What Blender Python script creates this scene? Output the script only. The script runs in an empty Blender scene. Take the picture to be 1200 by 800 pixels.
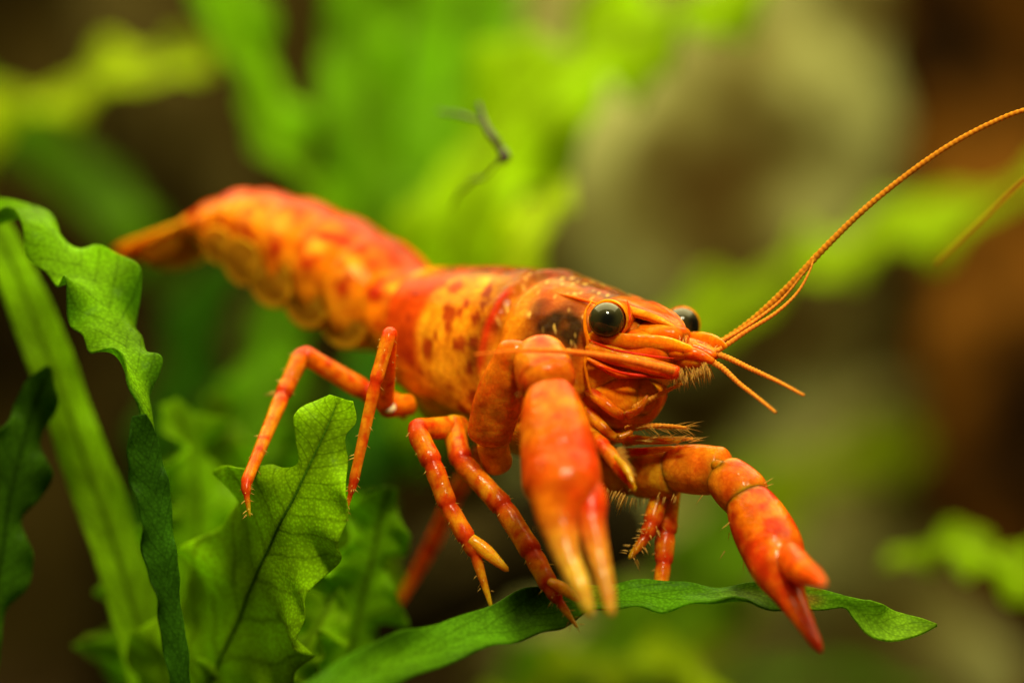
import bpy, math, random
import numpy as np
from mathutils import Vector, noise

# ------------------------------------------------------------------ set-up
scene = bpy.context.scene
col = scene.collection
U = 0.003           # one working unit (3 mm) in metres
D = 40.0            # working distance of the macro lens, in units
rng = random.Random(7)

# camera -------------------------------------------------------------------
cam_data = bpy.data.cameras.new("camera")
cam = bpy.data.objects.new("camera", cam_data)
col.objects.link(cam)
cam.location = (0, -D * U, 0)
cam.rotation_euler = (math.radians(90), 0, 0)
cam_data.sensor_width = 36
cam_data.lens = 36 * D / 12.0
cam_data.clip_start = 0.005
cam_data.clip_end = 5.0
cam_data.dof.use_dof = True
cam_data.dof.focus_distance = (D + 0.0) * U
APERTURE = 1.9 * U                       # aperture diameter in metres
cam_data.dof.aperture_fstop = cam_data.lens / 1000.0 / APERTURE
scene.camera = cam

# world: dim green-brown light that the tank bounces around ------------------
world = bpy.data.worlds.new("World")
scene.world = world
world.use_nodes = True
bg = world.node_tree.nodes["Background"]
bg.inputs[0].default_value = (0.66, 0.54, 0.16, 1)
bg.inputs[1].default_value = 0.10


def area_lamp(name, loc, target, sx, sy, watts, colour):
    l = bpy.data.lights.new(name, 'AREA')
    l.shape = 'RECTANGLE'
    l.size, l.size_y = sx * U, sy * U
    l.energy = watts
    l.color = colour
    o = bpy.data.objects.new(name, l)
    col.objects.link(o)
    o.location = Vector(loc) * U
    d = (Vector(target) - Vector(loc)).normalized()
    o.rotation_euler = d.to_track_quat('-Z', 'Y').to_euler()
    return o


# the tank lamp overhead and the photographer's flash above the front glass
area_lamp("tank_lamp", (0, 17, 28), (0, 17, 0), 54, 50, 0.40, (1.0, 0.89, 0.44))
area_lamp("flash_lamp", (2.5, -15, 17), (0.5, 0, -0.5), 3.2, 2.0, 0.072, (1.0, 0.92, 0.60))

vs = scene.view_settings
vs.view_transform = 'Standard'
vs.look = 'None'
vs.exposure = 0.0
vs.gamma = 1.0
vs.use_curve_mapping = False
scene.render.engine = 'CYCLES'
scene.cycles.use_denoising = True
scene.cycles.max_bounces = 10
scene.cycles.transparent_max_bounces = 8
scene.cycles.sample_clamp_indirect = 6.0
scene.cycles.caustics_reflective = False
scene.cycles.caustics_refractive = False


# ------------------------------------------------------------------ helpers
def P(px, py, d=0.0):
    """Point in the tank, given by direction in the picture and depth behind the focus plane."""
    s = (D + d) / D
    return np.array([(px - 600) / 100.0 * s, d, (400 - py) / 100.0 * s])


def nz(p, s=1.0, o=0.0):
    return noise.noise(Vector((p[0] * s + o, p[1] * s + o * 1.7, p[2] * s - o)))


def sstep(a, b, x):
    t = np.clip((np.asarray(x, float) - a) / (b - a), 0, 1)
    return t * t * (3 - 2 * t)


def bump(x, c, w):
    return np.exp(-((np.asarray(x, float) - c) / w) ** 2)


def crom(pts, n):
    """Catmull-Rom through pts (k x m), n samples evenly spaced in parameter."""
    pts = np.asarray(pts, float)
    k = len(pts)
    ext = np.vstack([2 * pts[0] - pts[1], pts, 2 * pts[-1] - pts[-2]])
    out = []
    for i in range(n):
        t = i / (n - 1) * (k - 1)
        j = min(int(t), k - 2)
        f = t - j
        a, b, c, d = ext[j], ext[j + 1], ext[j + 2], ext[j + 3]
        out.append(0.5 * ((2 * b) + (-a + c) * f + (2 * a - 5 * b + 4 * c - d) * f * f
                          + (-a + 3 * b - 3 * c + d) * f ** 3))
    return np.array(out)


def unit(v):
    v = np.asarray(v, float)
    n = np.linalg.norm(v)
    return v / n if n > 1e-9 else v


class MB:
    """Collects shells with vertex colours; build() links them as one mesh object."""
    def __init__(self):
        self.v, self.f, self.c, self.n = [], [], [], 0
        self.extra = []

    def add(self, verts, faces, colours, extra=None):
        verts = np.asarray(verts, float).reshape(-1, 3)
        colours = np.asarray(colours, float)
        if colours.ndim == 1:
            colours = np.tile(colours, (len(verts), 1))
        self.v.append(verts)
        self.c.append(colours)
        self.extra.append(np.zeros((len(verts), 3)) if extra is None else np.asarray(extra, float))
        self.f += [tuple(i + self.n for i in f) for f in faces]
        self.n += len(verts)

    def grid(self, rings, colours, closed=True, cap=True, extra=None):
        """rings: m x n x 3"""
        rings = np.asarray(rings, float)
        m, n = rings.shape[:2]
        F = []
        for i in range(m - 1):
            for j in range(n if closed else n - 1):
                k = (j + 1) % n
                F.append((i * n + j, i * n + k, (i + 1) * n + k, (i + 1) * n + j))
        if closed and cap:
            F.append(tuple(range(n - 1, -1, -1)))
            F.append(tuple((m - 1) * n + j for j in range(n)))
        self.add(rings.reshape(-1, 3), F, np.asarray(colours, float).reshape(-1, 3) if np.ndim(colours) > 1 else colours,
                 None if extra is None else np.asarray(extra).reshape(-1, 3))

    def build(self, name, mat, parent=None, origin=None, smooth=True):
        v = np.vstack(self.v) * U
        if parent is not None:
            origin = np.array(parent.get("_o", (0, 0, 0)))
        o0 = np.zeros(3) if origin is None else np.asarray(origin, float) * (1 if parent is not None else U)
        me = bpy.data.meshes.new(name)
        me.from_pydata((v - o0).tolist(), [], self.f)
        c = np.vstack(self.c)
        at = me.color_attributes.new("Col", 'FLOAT_COLOR', 'POINT')
        at.data.foreach_set("color", np.hstack([np.clip(c, 0, 1), np.ones((len(c), 1))]).ravel())
        ex = np.vstack(self.extra)
        a2 = me.attributes.new("para", 'FLOAT_VECTOR', 'POINT')
        a2.data.foreach_set("vector", ex.ravel())
        if smooth:
            me.polygons.foreach_set("use_smooth", [True] * len(me.polygons))
        me.materials.append(mat)
        me.update()
        ob = bpy.data.objects.new(name, me)
        col.objects.link(ob)
        if parent is not None:
            ob.parent = parent
        else:
            ob.location = o0
        ob["_o"] = tuple(float(x) for x in o0)
        return ob


def empty(name, at):
    e = bpy.data.objects.new(name, None)
    col.objects.link(e)
    at = np.asarray(at, float) * U
    e.location = at
    e.empty_display_size = 0.004
    e["_o"] = tuple(float(x) for x in at)
    return e


def tag(o, label, cat=None, group=None, kind=None):
    o["label"] = label
    if cat:
        o["category"] = cat
    if group:
        o["group"] = group
    if kind:
        o["kind"] = kind
    return o


def frames(path, side):
    """tangent / side / up vectors along a path, side kept near the given vector"""
    path = np.asarray(path)
    T = np.gradient(path, axis=0)
    T = np.array([unit(t) for t in T])
    S, N = [], []
    for t in T:
        s = unit(side - np.dot(side, t) * t)
        S.append(s)
        N.append(np.cross(t, s))
    return T, np.array(S), np.array(N)


def tube(mb, path, rs, rn, colfn, side=(1, 0, 0), nseg=16, extra=False, expo=1.0):
    """path m x 3, rs / rn half-widths along side and normal; colfn(t, ang, p) -> rgb"""
    path = np.asarray(path, float)
    m = len(path)
    T, S, N = frames(path, np.asarray(side, float))
    rings = np.zeros((m, nseg, 3))
    cols = np.zeros((m, nseg, 3))
    for i in range(m):
        for j in range(nseg):
            a = 2 * math.pi * j / nseg
            ca, sa = math.cos(a), math.sin(a)
            ca = math.copysign(abs(ca) ** expo, ca)
            sa = math.copysign(abs(sa) ** expo, sa)
            rings[i, j] = path[i] + S[i] * ca * rs[i] + N[i] * sa * rn[i]
            cols[i, j] = colfn(i / (m - 1), a, rings[i, j])
    mb.grid(rings, cols)


def prof(keys, n):
    """keys [(t, value)...] -> n smooth samples"""
    ks = np.array(keys, float)
    t = np.linspace(0, 1, n)
    out = np.interp(t, ks[:, 0], ks[:, 1])
    k = max(1, n // 24)
    if k > 1:
        pad = np.pad(out, k, mode='edge')
        out = np.convolve(pad, np.ones(2 * k + 1) / (2 * k + 1), 'valid')
    return out


# ------------------------------------------------------------------ materials
def new_mat(name):
    m = bpy.data.materials.new(name)
    m.use_nodes = True
    nt = m.node_tree
    return m, nt, nt.nodes, nt.links, nt.nodes["Principled BSDF"], nt.nodes["Material Output"]


def node(ns, kind, **kw):
    n = ns.new(kind)
    for k, v in kw.items():
        setattr(n, k, v)
    return n


def shell_material(name, sss=0.55, sss_scale=0.35, rough=0.3, fleck=0.35, spec=0.4, fine=900.0, trans=0.0, clear=0.0, relief=0.5, ior=1.10):
    """translucent crayfish shell: colour from the animal's own pigment, tiny pigment dots, wet gloss"""
    m, nt, ns, ln, bs, out = new_mat(name)
    at = node(ns, "ShaderNodeVertexColor", layer_name="Col")
    tc = node(ns, "ShaderNodeTexCoord")
    n1 = node(ns, "ShaderNodeTexNoise")
    n1.inputs["Scale"].default_value = fine
    n1.inputs["Detail"].default_value = 3
    n1.inputs["Roughness"].default_value = 0.6
    ln.new(tc.outputs["Object"], n1.inputs["Vector"])
    rp = node(ns, "ShaderNodeValToRGB")
    rp.color_ramp.elements[0].position = 0.38
    rp.color_ramp.elements[0].color = (0.62, 0.42, 0.40, 1)
    rp.color_ramp.elements[1].position = 0.62
    rp.color_ramp.elements[1].color = (1.12, 1.2, 1.1, 1)
    ln.new(n1.outputs["Fac"], rp.inputs["Fac"])
    mx = node(ns, "ShaderNodeMix", data_type='RGBA', blend_type='MULTIPLY')
    mx.inputs["Factor"].default_value = fleck
    ln.new(at.outputs["Color"], mx.inputs["A"])
    ln.new(rp.outputs["Color"], mx.inputs["B"])
    # pigment dots
    vo = node(ns, "ShaderNodeTexVoronoi")
    vo.inputs["Scale"].default_value = fine * 2.2
    ln.new(tc.outputs["Object"], vo.inputs["Vector"])
    vr = node(ns, "ShaderNodeMapRange")
    vr.inputs["From Min"].default_value = 0.12
    vr.inputs["From Max"].default_value = 0.30
    vr.inputs["To Min"].default_value = 0.28
    vr.inputs["To Max"].default_value = 0.0
    ln.new(vo.outputs["Distance"], vr.inputs["Value"])
    ve = node(ns, "ShaderNodeTexVoronoi", feature='DISTANCE_TO_EDGE')
    ve.inputs["Scale"].default_value = fine * 3.2
    wz = node(ns, "ShaderNodeVectorMath", operation='MULTIPLY_ADD')
    wz.inputs[1].default_value = (.0004, .0004, .0004)
    ln.new(n1.outputs["Color"], wz.inputs[0])
    ln.new(tc.outputs["Object"], wz.inputs[2])
    ln.new(wz.outputs["Vector"], ve.inputs["Vector"])
    vq = node(ns, "ShaderNodeMapRange")
    vq.inputs["From Min"].default_value = 0.0
    vq.inputs["From Max"].default_value = 0.16
    vq.inputs["To Min"].default_value = 0.55
    vq.inputs["To Max"].default_value = 0.0
    ln.new(ve.outputs["Distance"], vq.inputs["Value"])
    vm = node(ns, "ShaderNodeMath", operation='MAXIMUM')
    ln.new(vr.outputs["Result"], vm.inputs[0])
    vk = node(ns, "ShaderNodeMath", operation='MULTIPLY')
    ln.new(vq.outputs["Result"], vk.inputs[0])
    ln.new(n1.outputs["Fac"], vk.inputs[1])
    ln.new(vk.outputs["Value"], vm.inputs[1])
    m2 = node(ns, "ShaderNodeMix", data_type='RGBA', blend_type='MIX')
    ln.new(vm.outputs["Value"], m2.inputs["Factor"])
    ln.new(mx.outputs["Result"], m2.inputs["A"])
    mk = node(ns, "ShaderNodeMix", data_type='RGBA', blend_type='MULTIPLY')
    mk.inputs["Factor"].default_value = 1.0
    ln.new(mx.outputs["Result"], mk.inputs["A"])
    mk.inputs["B"].default_value = (0.72, 0.22, 0.5, 1)
    ln.new(mk.outputs["Result"], m2.inputs["B"])
    ln.new(m2.outputs["Result"], bs.inputs["Base Color"])
    bs.inputs["Subsurface Weight"].default_value = sss
    bs.inputs["Subsurface Radius"].default_value = (1.0, 0.50, 0.12)
    bs.inputs["Subsurface Scale"].default_value = sss_scale * U
    bs.inputs["Roughness"].default_value = rough
    bs.inputs["Specular IOR Level"].default_value = spec * .42
    bs.inputs["IOR"].default_value = ior
    n2 = node(ns, "ShaderNodeTexNoise")
    n2.inputs["Scale"].default_value = fine * 1.6
    n2.inputs["Detail"].default_value = 4
    ln.new(tc.outputs["Object"], n2.inputs["Vector"])
    bp = node(ns, "ShaderNodeBump")
    bp.inputs["Strength"].default_value = relief
    bp.inputs["Distance"].default_value = 0.05 * U
    ln.new(n2.outputs["Fac"], bp.inputs["Height"])
    ln.new(bp.outputs["Normal"], bs.inputs["Normal"])
    rr = node(ns, "ShaderNodeMapRange")
    rr.inputs["To Min"].default_value = rough * 0.75
    rr.inputs["To Max"].default_value = rough * 1.5
    ln.new(n1.outputs["Fac"], rr.inputs["Value"])
    ln.new(rr.outputs["Result"], bs.inputs["Roughness"])
    bs.inputs["Transmission Weight"].default_value = clear
    if trans > 0:
        tr = node(ns, "ShaderNodeBsdfTranslucent")
        ln.new(m2.outputs["Result"], tr.inputs["Color"])
        ms = node(ns, "ShaderNodeMixShader")
        ms.inputs["Fac"].default_value = trans
        ln.new(bs.outputs["BSDF"], ms.inputs[1])
        ln.new(tr.outputs["BSDF"], ms.inputs[2])
        ln.new(ms.outputs["Shader"], out.inputs["Surface"])
    return m


def leaf_material(name, glow=0.45, cell=8500.0, rough=0.35):
    """thin water-fern blade: cell grain, veins, dark midline, light passing through"""
    m, nt, ns, ln, bs, out = new_mat(name)
    at = node(ns, "ShaderNodeVertexColor", layer_name="Col")
    tc = node(ns, "ShaderNodeTexCoord")
    vo = node(ns, "ShaderNodeTexVoronoi")
    vo.inputs["Scale"].default_value = cell
    ln.new(tc.outputs["Object"], vo.inputs["Vector"])
    nn = node(ns, "ShaderNodeTexNoise")
    nn.inputs["Scale"].default_value = 420
    nn.inputs["Detail"].default_value = 4
    ln.new(tc.outputs["Object"], nn.inputs["Vector"])
    r1 = node(ns, "ShaderNodeMapRange")
    r1.inputs["From Min"].default_value = 0.0
    r1.inputs["From Max"].default_value = 0.7
    r1.inputs["To Min"].default_value = 1.20
    r1.inputs["To Max"].default_value = 0.70
    ln.new(vo.outputs["Distance"], r1.inputs["Value"])
    r2 = node(ns, "ShaderNodeMapRange")
    r2.inputs["From Min"].default_value = 0.3
    r2.inputs["From Max"].default_value = 0.7
    r2.inputs["To Min"].default_value = 0.62
    r2.inputs["To Max"].default_value = 1.25
    ln.new(nn.outputs["Fac"], r2.inputs["Value"])
    mu = node(ns, "ShaderNodeMath", operation='MULTIPLY')
    ln.new(r1.outputs["Result"], mu.inputs[0])
    ln.new(r2.outputs["Result"], mu.inputs[1])
    pa = node(ns, "ShaderNodeAttribute", attribute_name="para")
    sp = node(ns, "ShaderNodeSeparateXYZ")
    ln.new(pa.outputs["Vector"], sp.inputs["Vector"])
    ab = node(ns, "ShaderNodeMath", operation='ABSOLUTE')
    ln.new(sp.outputs["Y"], ab.inputs[0])
    v1 = node(ns, "ShaderNodeMath", operation='MULTIPLY')
    v1.inputs[1].default_value = 17.0
    ln.new(sp.outputs["X"], v1.inputs[0])
    v2 = node(ns, "ShaderNodeMath", operation='MULTIPLY_ADD')
    v2.inputs[1].default_value = -1.6
    ln.new(ab.outputs["Value"], v2.inputs[0])
    ln.new(v1.outputs["Value"], v2.inputs[2])
    v3 = node(ns, "ShaderNodeMath", operation='MULTIPLY_ADD')
    v3.inputs[1].default_value = 1.3
    ln.new(nn.outputs["Fac"], v3.inputs[0])
    ln.new(v2.outputs["Value"], v3.inputs[2])
    v4 = node(ns, "ShaderNodeMath", operation='PINGPONG')
    v4.inputs[1].default_value = 0.5
    ln.new(v3.outputs["Value"], v4.inputs[0])
    v5 = node(ns, "ShaderNodeMapRange")
    v5.inputs["From Min"].default_value = 0.0
    v5.inputs["From Max"].default_value = 0.11
    v5.inputs["To Min"].default_value = 0.66
    v5.inputs["To Max"].default_value = 1.0
    ln.new(v4.outputs["Value"], v5.inputs["Value"])
    mv = node(ns, "ShaderNodeMath", operation='MULTIPLY')
    ln.new(mu.outputs["Value"], mv.inputs[0])
    ln.new(v5.outputs["Result"], mv.inputs[1])
    mu = mv
    hs = node(ns, "ShaderNodeHueSaturation")
    ln.new(at.outputs["Color"], hs.inputs["Color"])
    ln.new(mu.outputs["Value"], hs.inputs["Value"])
    ln.new(hs.outputs["Color"], bs.inputs["Base Color"])
    bs.inputs["Roughness"].default_value = rough
    bs.inputs["IOR"].default_value = 1.12
    bs.inputs["Specular IOR Level"].default_value = 0.2
    bp = node(ns, "ShaderNodeBump")
    bp.inputs["Strength"].default_value = 0.3
    bp.inputs["Distance"].default_value = 0.02 * U
    ln.new(mu.outputs["Value"], bp.inputs["Height"])
    ln.new(bp.outputs["Normal"], bs.inputs["Normal"])
    tr = node(ns, "ShaderNodeBsdfTranslucent")
    h2 = node(ns, "ShaderNodeHueSaturation")
    h2.inputs["Hue"].default_value = 0.485
    h2.inputs["Saturation"].default_value = 1.1
    h2.inputs["Value"].default_value = 1.85
    ln.new(hs.outputs["Color"], h2.inputs["Color"])
    ln.new(h2.outputs["Color"], tr.inputs["Color"])
    ms = node(ns, "ShaderNodeMixShader")
    ms.inputs["Fac"].default_value = glow
    ln.new(bs.outputs["BSDF"], ms.inputs[1])
    ln.new(tr.outputs["BSDF"], ms.inputs[2])
    ln.new(ms.outputs["Shader"], out.inputs["Surface"])
    return m


def rock_material(name, c1, c2, c3, scale=45.0):
    m, nt, ns, ln, bs, out = new_mat(name)
    tc = node(ns, "ShaderNodeTexCoord")
    n1 = node(ns, "ShaderNodeTexNoise")
    n1.inputs["Scale"].default_value = scale
    n1.inputs["Detail"].default_value = 7
    n1.inputs["Roughness"].default_value = 0.6
    ln.new(tc.outputs["Object"], n1.inputs["Vector"])
    rp = node(ns, "ShaderNodeValToRGB")
    e = rp.color_ramp.elements
    e[0].position, e[0].color = 0.40, (*c1, 1)
    e[1].position, e[1].color = 0.62, (*c3, 1)
    k = e.new(0.5)
    k.color = (*c2, 1)
    ln.new(n1.outputs["Fac"], rp.inputs["Fac"])
    ln.new(rp.outputs["Color"], bs.inputs["Base Color"])
    bs.inputs["Roughness"].default_value = 0.85
    bs.inputs["IOR"].default_value = 1.08
    n2 = node(ns, "ShaderNodeTexNoise")
    n2.inputs["Scale"].default_value = scale * 9
    n2.inputs["Detail"].default_value = 8
    ln.new(tc.outputs["Object"], n2.inputs["Vector"])
    bp = node(ns, "ShaderNodeBump")
    bp.inputs["Strength"].default_value = 0.7
    bp.inputs["Distance"].default_value = 0.3 * U
    ln.new(n2.outputs["Fac"], bp.inputs["Height"])
    ln.new(bp.outputs["Normal"], bs.inputs["Normal"])
    return m


M_SHELL = shell_material("crayfish_shell", 0.55, 0.20, 0.15, 0.65, 1.0, 1200.0, 0.0, 0.0, 0.5, 1.12)
M_LIMB = shell_material("crayfish_limb", 0.90, 0.34, 0.17, 0.65, 1.2, 1300.0, 0.14, 0.0, 0.5, 1.24)
M_THIN = shell_material("crayfish_feeler", 0.4, 0.08, 0.35, 0.2, 0.2, 1500.0, 0.25)
M_FAN = shell_material("crayfish_tail_fan", 0.7, 0.3, 0.35, 0.35, 0.5, 800.0, 0.35)
M_LEAF = leaf_material("fern_blade", 0.42)
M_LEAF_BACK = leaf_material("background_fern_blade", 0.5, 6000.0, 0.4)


def eye_material():
    m, nt, ns, ln, bs, out = new_mat("crayfish_eye")
    at = node(ns, "ShaderNodeVertexColor", layer_name="Col")
    tc = node(ns, "ShaderNodeTexCoord")
    vo = node(ns, "ShaderNodeTexVoronoi")
    vo.inputs["Scale"].default_value = 9000
    ln.new(tc.outputs["Object"], vo.inputs["Vector"])
    n1 = node(ns, "ShaderNodeTexNoise")
    n1.inputs["Scale"].default_value = 2500
    n1.inputs["Detail"].default_value = 4
    ln.new(tc.outputs["Object"], n1.inputs["Vector"])
    mr = node(ns, "ShaderNodeMapRange")
    mr.inputs["To Min"].default_value = 0.5
    mr.inputs["To Max"].default_value = 1.4
    ln.new(n1.outputs["Fac"], mr.inputs["Value"])
    hs = node(ns, "ShaderNodeHueSaturation")
    ln.new(at.outputs["Color"], hs.inputs["Color"])
    ln.new(mr.outputs["Result"], hs.inputs["Value"])
    ln.new(hs.outputs["Color"], bs.inputs["Base Color"])
    bs.inputs["Roughness"].default_value = 0.10
    bs.inputs["Specular IOR Level"].default_value = 0.28
    bs.inputs["Coat Weight"].default_value = 0.0
    bs.inputs["Coat Roughness"].default_value = 0.04
    bp = node(ns, "ShaderNodeBump")
    bp.inputs["Strength"].default_value = 0.06
    bp.inputs["Distance"].default_value = 0.005 * U
    ln.new(vo.outputs["Distance"], bp.inputs["Height"])
    ln.new(bp.outputs["Normal"], bs.inputs["Normal"])
    return m


M_EYE = eye_material()

# ------------------------------------------------------------------ the setting
def displaced_sheet(name, origin, ux, uy, nx, ny, amp, scl, mat, seed, label):
    ux, uy = np.asarray(ux, float), np.asarray(uy, float)
    nrm = unit(np.cross(ux, uy))
    V = np.zeros((ny, nx, 3))
    for i in range(ny):
        for j in range(nx):
            p = np.asarray(origin, float) + ux * (j / (nx - 1)) + uy * (i / (ny - 1))
            h = sum(nz(p, scl * 2 ** k, seed) / 1.8 ** k for k in range(4))
            V[i, j] = p + nrm * amp * h
    mb = MB()
    mb.grid(V, np.array([.5, .5, .5]), closed=False)
    o = mb.build(name, mat)
    return tag(o, label, kind="structure")


M_SOIL = rock_material("dark_soil", (0.012, 0.007, 0.003), (0.035, 0.02, 0.008), (0.07, 0.045, 0.02), 160)
M_WALL = rock_material("dark_root_wall", (0.008, 0.005, 0.001), (0.028, 0.018, 0.003), (0.06, 0.042, 0.010), 50)
displaced_sheet("ground", (-45, -8, -9.5), (90, 0, 0), (0, 70, 0), 70, 60, 0.6, 0.35, M_SOIL, 3.1,
                "dark brown soil on the tank floor")
displaced_sheet("tank_back_wall", (-48, 56, -12), (96, 0, 0), (0, 0, 44), 70, 40, 1.6, 0.12, M_WALL, 8.3,
                "dark brown overgrown back wall of the tank")


def boulder(name, centre, rad, mat, seed, rough=0.28):
    mb = MB()
    m, n = 46, 64
    R = np.zeros((m, n, 3))
    for i in range(m):
        th = math.pi * (i + 0.02) / (m - 0.96)
        for j in range(n):
            ph = 2 * math.pi * j / n
            d = np.array([math.sin(th) * math.cos(ph), math.sin(th) * math.sin(ph), math.cos(th)])
            h = 1 + rough * (nz(d, 1.3, seed) + 0.5 * nz(d, 2.9, seed + 2) + 0.25 * nz(d, 6.5, seed + 5))
            R[i, j] = np.asarray(centre) + d * np.asarray(rad) * h
    mb.grid(R, np.array([.5, .5, .5]))
    return mb.build(name, mat, origin=centre)


M_MOSSROCK = rock_material("algae_grey_rock", (0.050, 0.030, 0.006), (0.13, 0.115, 0.03), (0.34, 0.36, 0.13), 100)
M_PALEROCK = rock_material("olive_rock", (0.04, 0.03, 0.006), (0.10, 0.09, 0.025), (0.25, 0.25, 0.09), 90)
M_WOOD = rock_material("red_brown_driftwood", (0.012, 0.005, 0.001), (0.06, 0.022, 0.002), (0.16, 0.060, 0.006), 60)

tag(boulder("rock", (6.5, 42, 2.0), (8.5, 6, 9.5), M_MOSSROCK, 1.0),
    "large grey rock with a pale algae film behind the crayfish's eyes", "rock")
tag(boulder("rock", (9.5, 38, -7.5), (9.5, 6, 6.8), M_PALEROCK, 4.0),
    "low olive brown rock lying under the big grey rock", "rock")


def driftwood():
    mb = MB()
    path = crom([P(1150, -220, 34), P(1140, 60, 35), P(1190, 260, 34), P(1235, 480, 33), P(1260, 900, 33)], 70)
    w = prof([(0, 1.5), (.35, 1.9), (.6, 2.6), (1, 3.0)], 70)
    w = np.array([a * (1 + .18 * nz(p, .5, 2.)) for a, p in zip(w, path)])
    tube(mb, path, w, w * .8, lambda t, a, p: (.5, .5, .5), nseg=40)
    for v in mb.v:
        for k in range(len(v)):
            v[k] += 0.35 * np.array([nz(v[k], .9, 1), nz(v[k], .9, 4), nz(v[k], .9, 9)])
    return mb.build("driftwood", M_WOOD, origin=path[-1])


tag(driftwood(), "thick red brown driftwood branch standing upright behind the feelers", "driftwood")
M_DARKWOOD = rock_material("dark_driftwood", (0.012, 0.008, 0.001), (0.035, 0.026, 0.006), (0.08, 0.062, 0.018), 70)


def driftwood2():
    mb = MB()
    path = crom([P(90, -150, 32), P(150, 80, 31), P(215, 260, 31), P(240, 520, 32), P(200, 950, 33)], 60)
    w = prof([(0, .8), (.4, 1.4), (1, 2.4)], 60)
    w = np.array([a * (1 + .2 * nz(p, .5, 6.)) for a, p in zip(w, path)])
    tube(mb, path, w, w, lambda t, a, p: (.5, .5, .5), nseg=36)
    return mb.build("driftwood", M_DARKWOOD, origin=path[-1])


tag(driftwood2(), "slim dull grey brown driftwood stick behind the crayfish's tail", "driftwood")


M_SHADE_BRANCH = rock_material("black_shade_branch", (0.003, 0.002, 0.001), (0.010, 0.007, 0.002), (0.028, 0.020, 0.005), 90)


def shade_branch():  # added branch; its near-black colour stands in for shadow under the crayfish
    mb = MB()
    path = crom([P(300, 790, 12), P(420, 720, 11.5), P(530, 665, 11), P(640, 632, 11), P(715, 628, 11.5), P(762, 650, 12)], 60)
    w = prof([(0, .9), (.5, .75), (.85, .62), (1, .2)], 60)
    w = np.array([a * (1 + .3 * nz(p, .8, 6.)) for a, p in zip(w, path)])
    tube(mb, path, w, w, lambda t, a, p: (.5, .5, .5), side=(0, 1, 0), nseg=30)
    return mb.build("driftwood", M_SHADE_BRANCH, origin=path[0])  # added branch standing in for shade, not real driftwood


tag(shade_branch(), "nearly black branch added to stand in for the shade under the crayfish", "driftwood")


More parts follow.
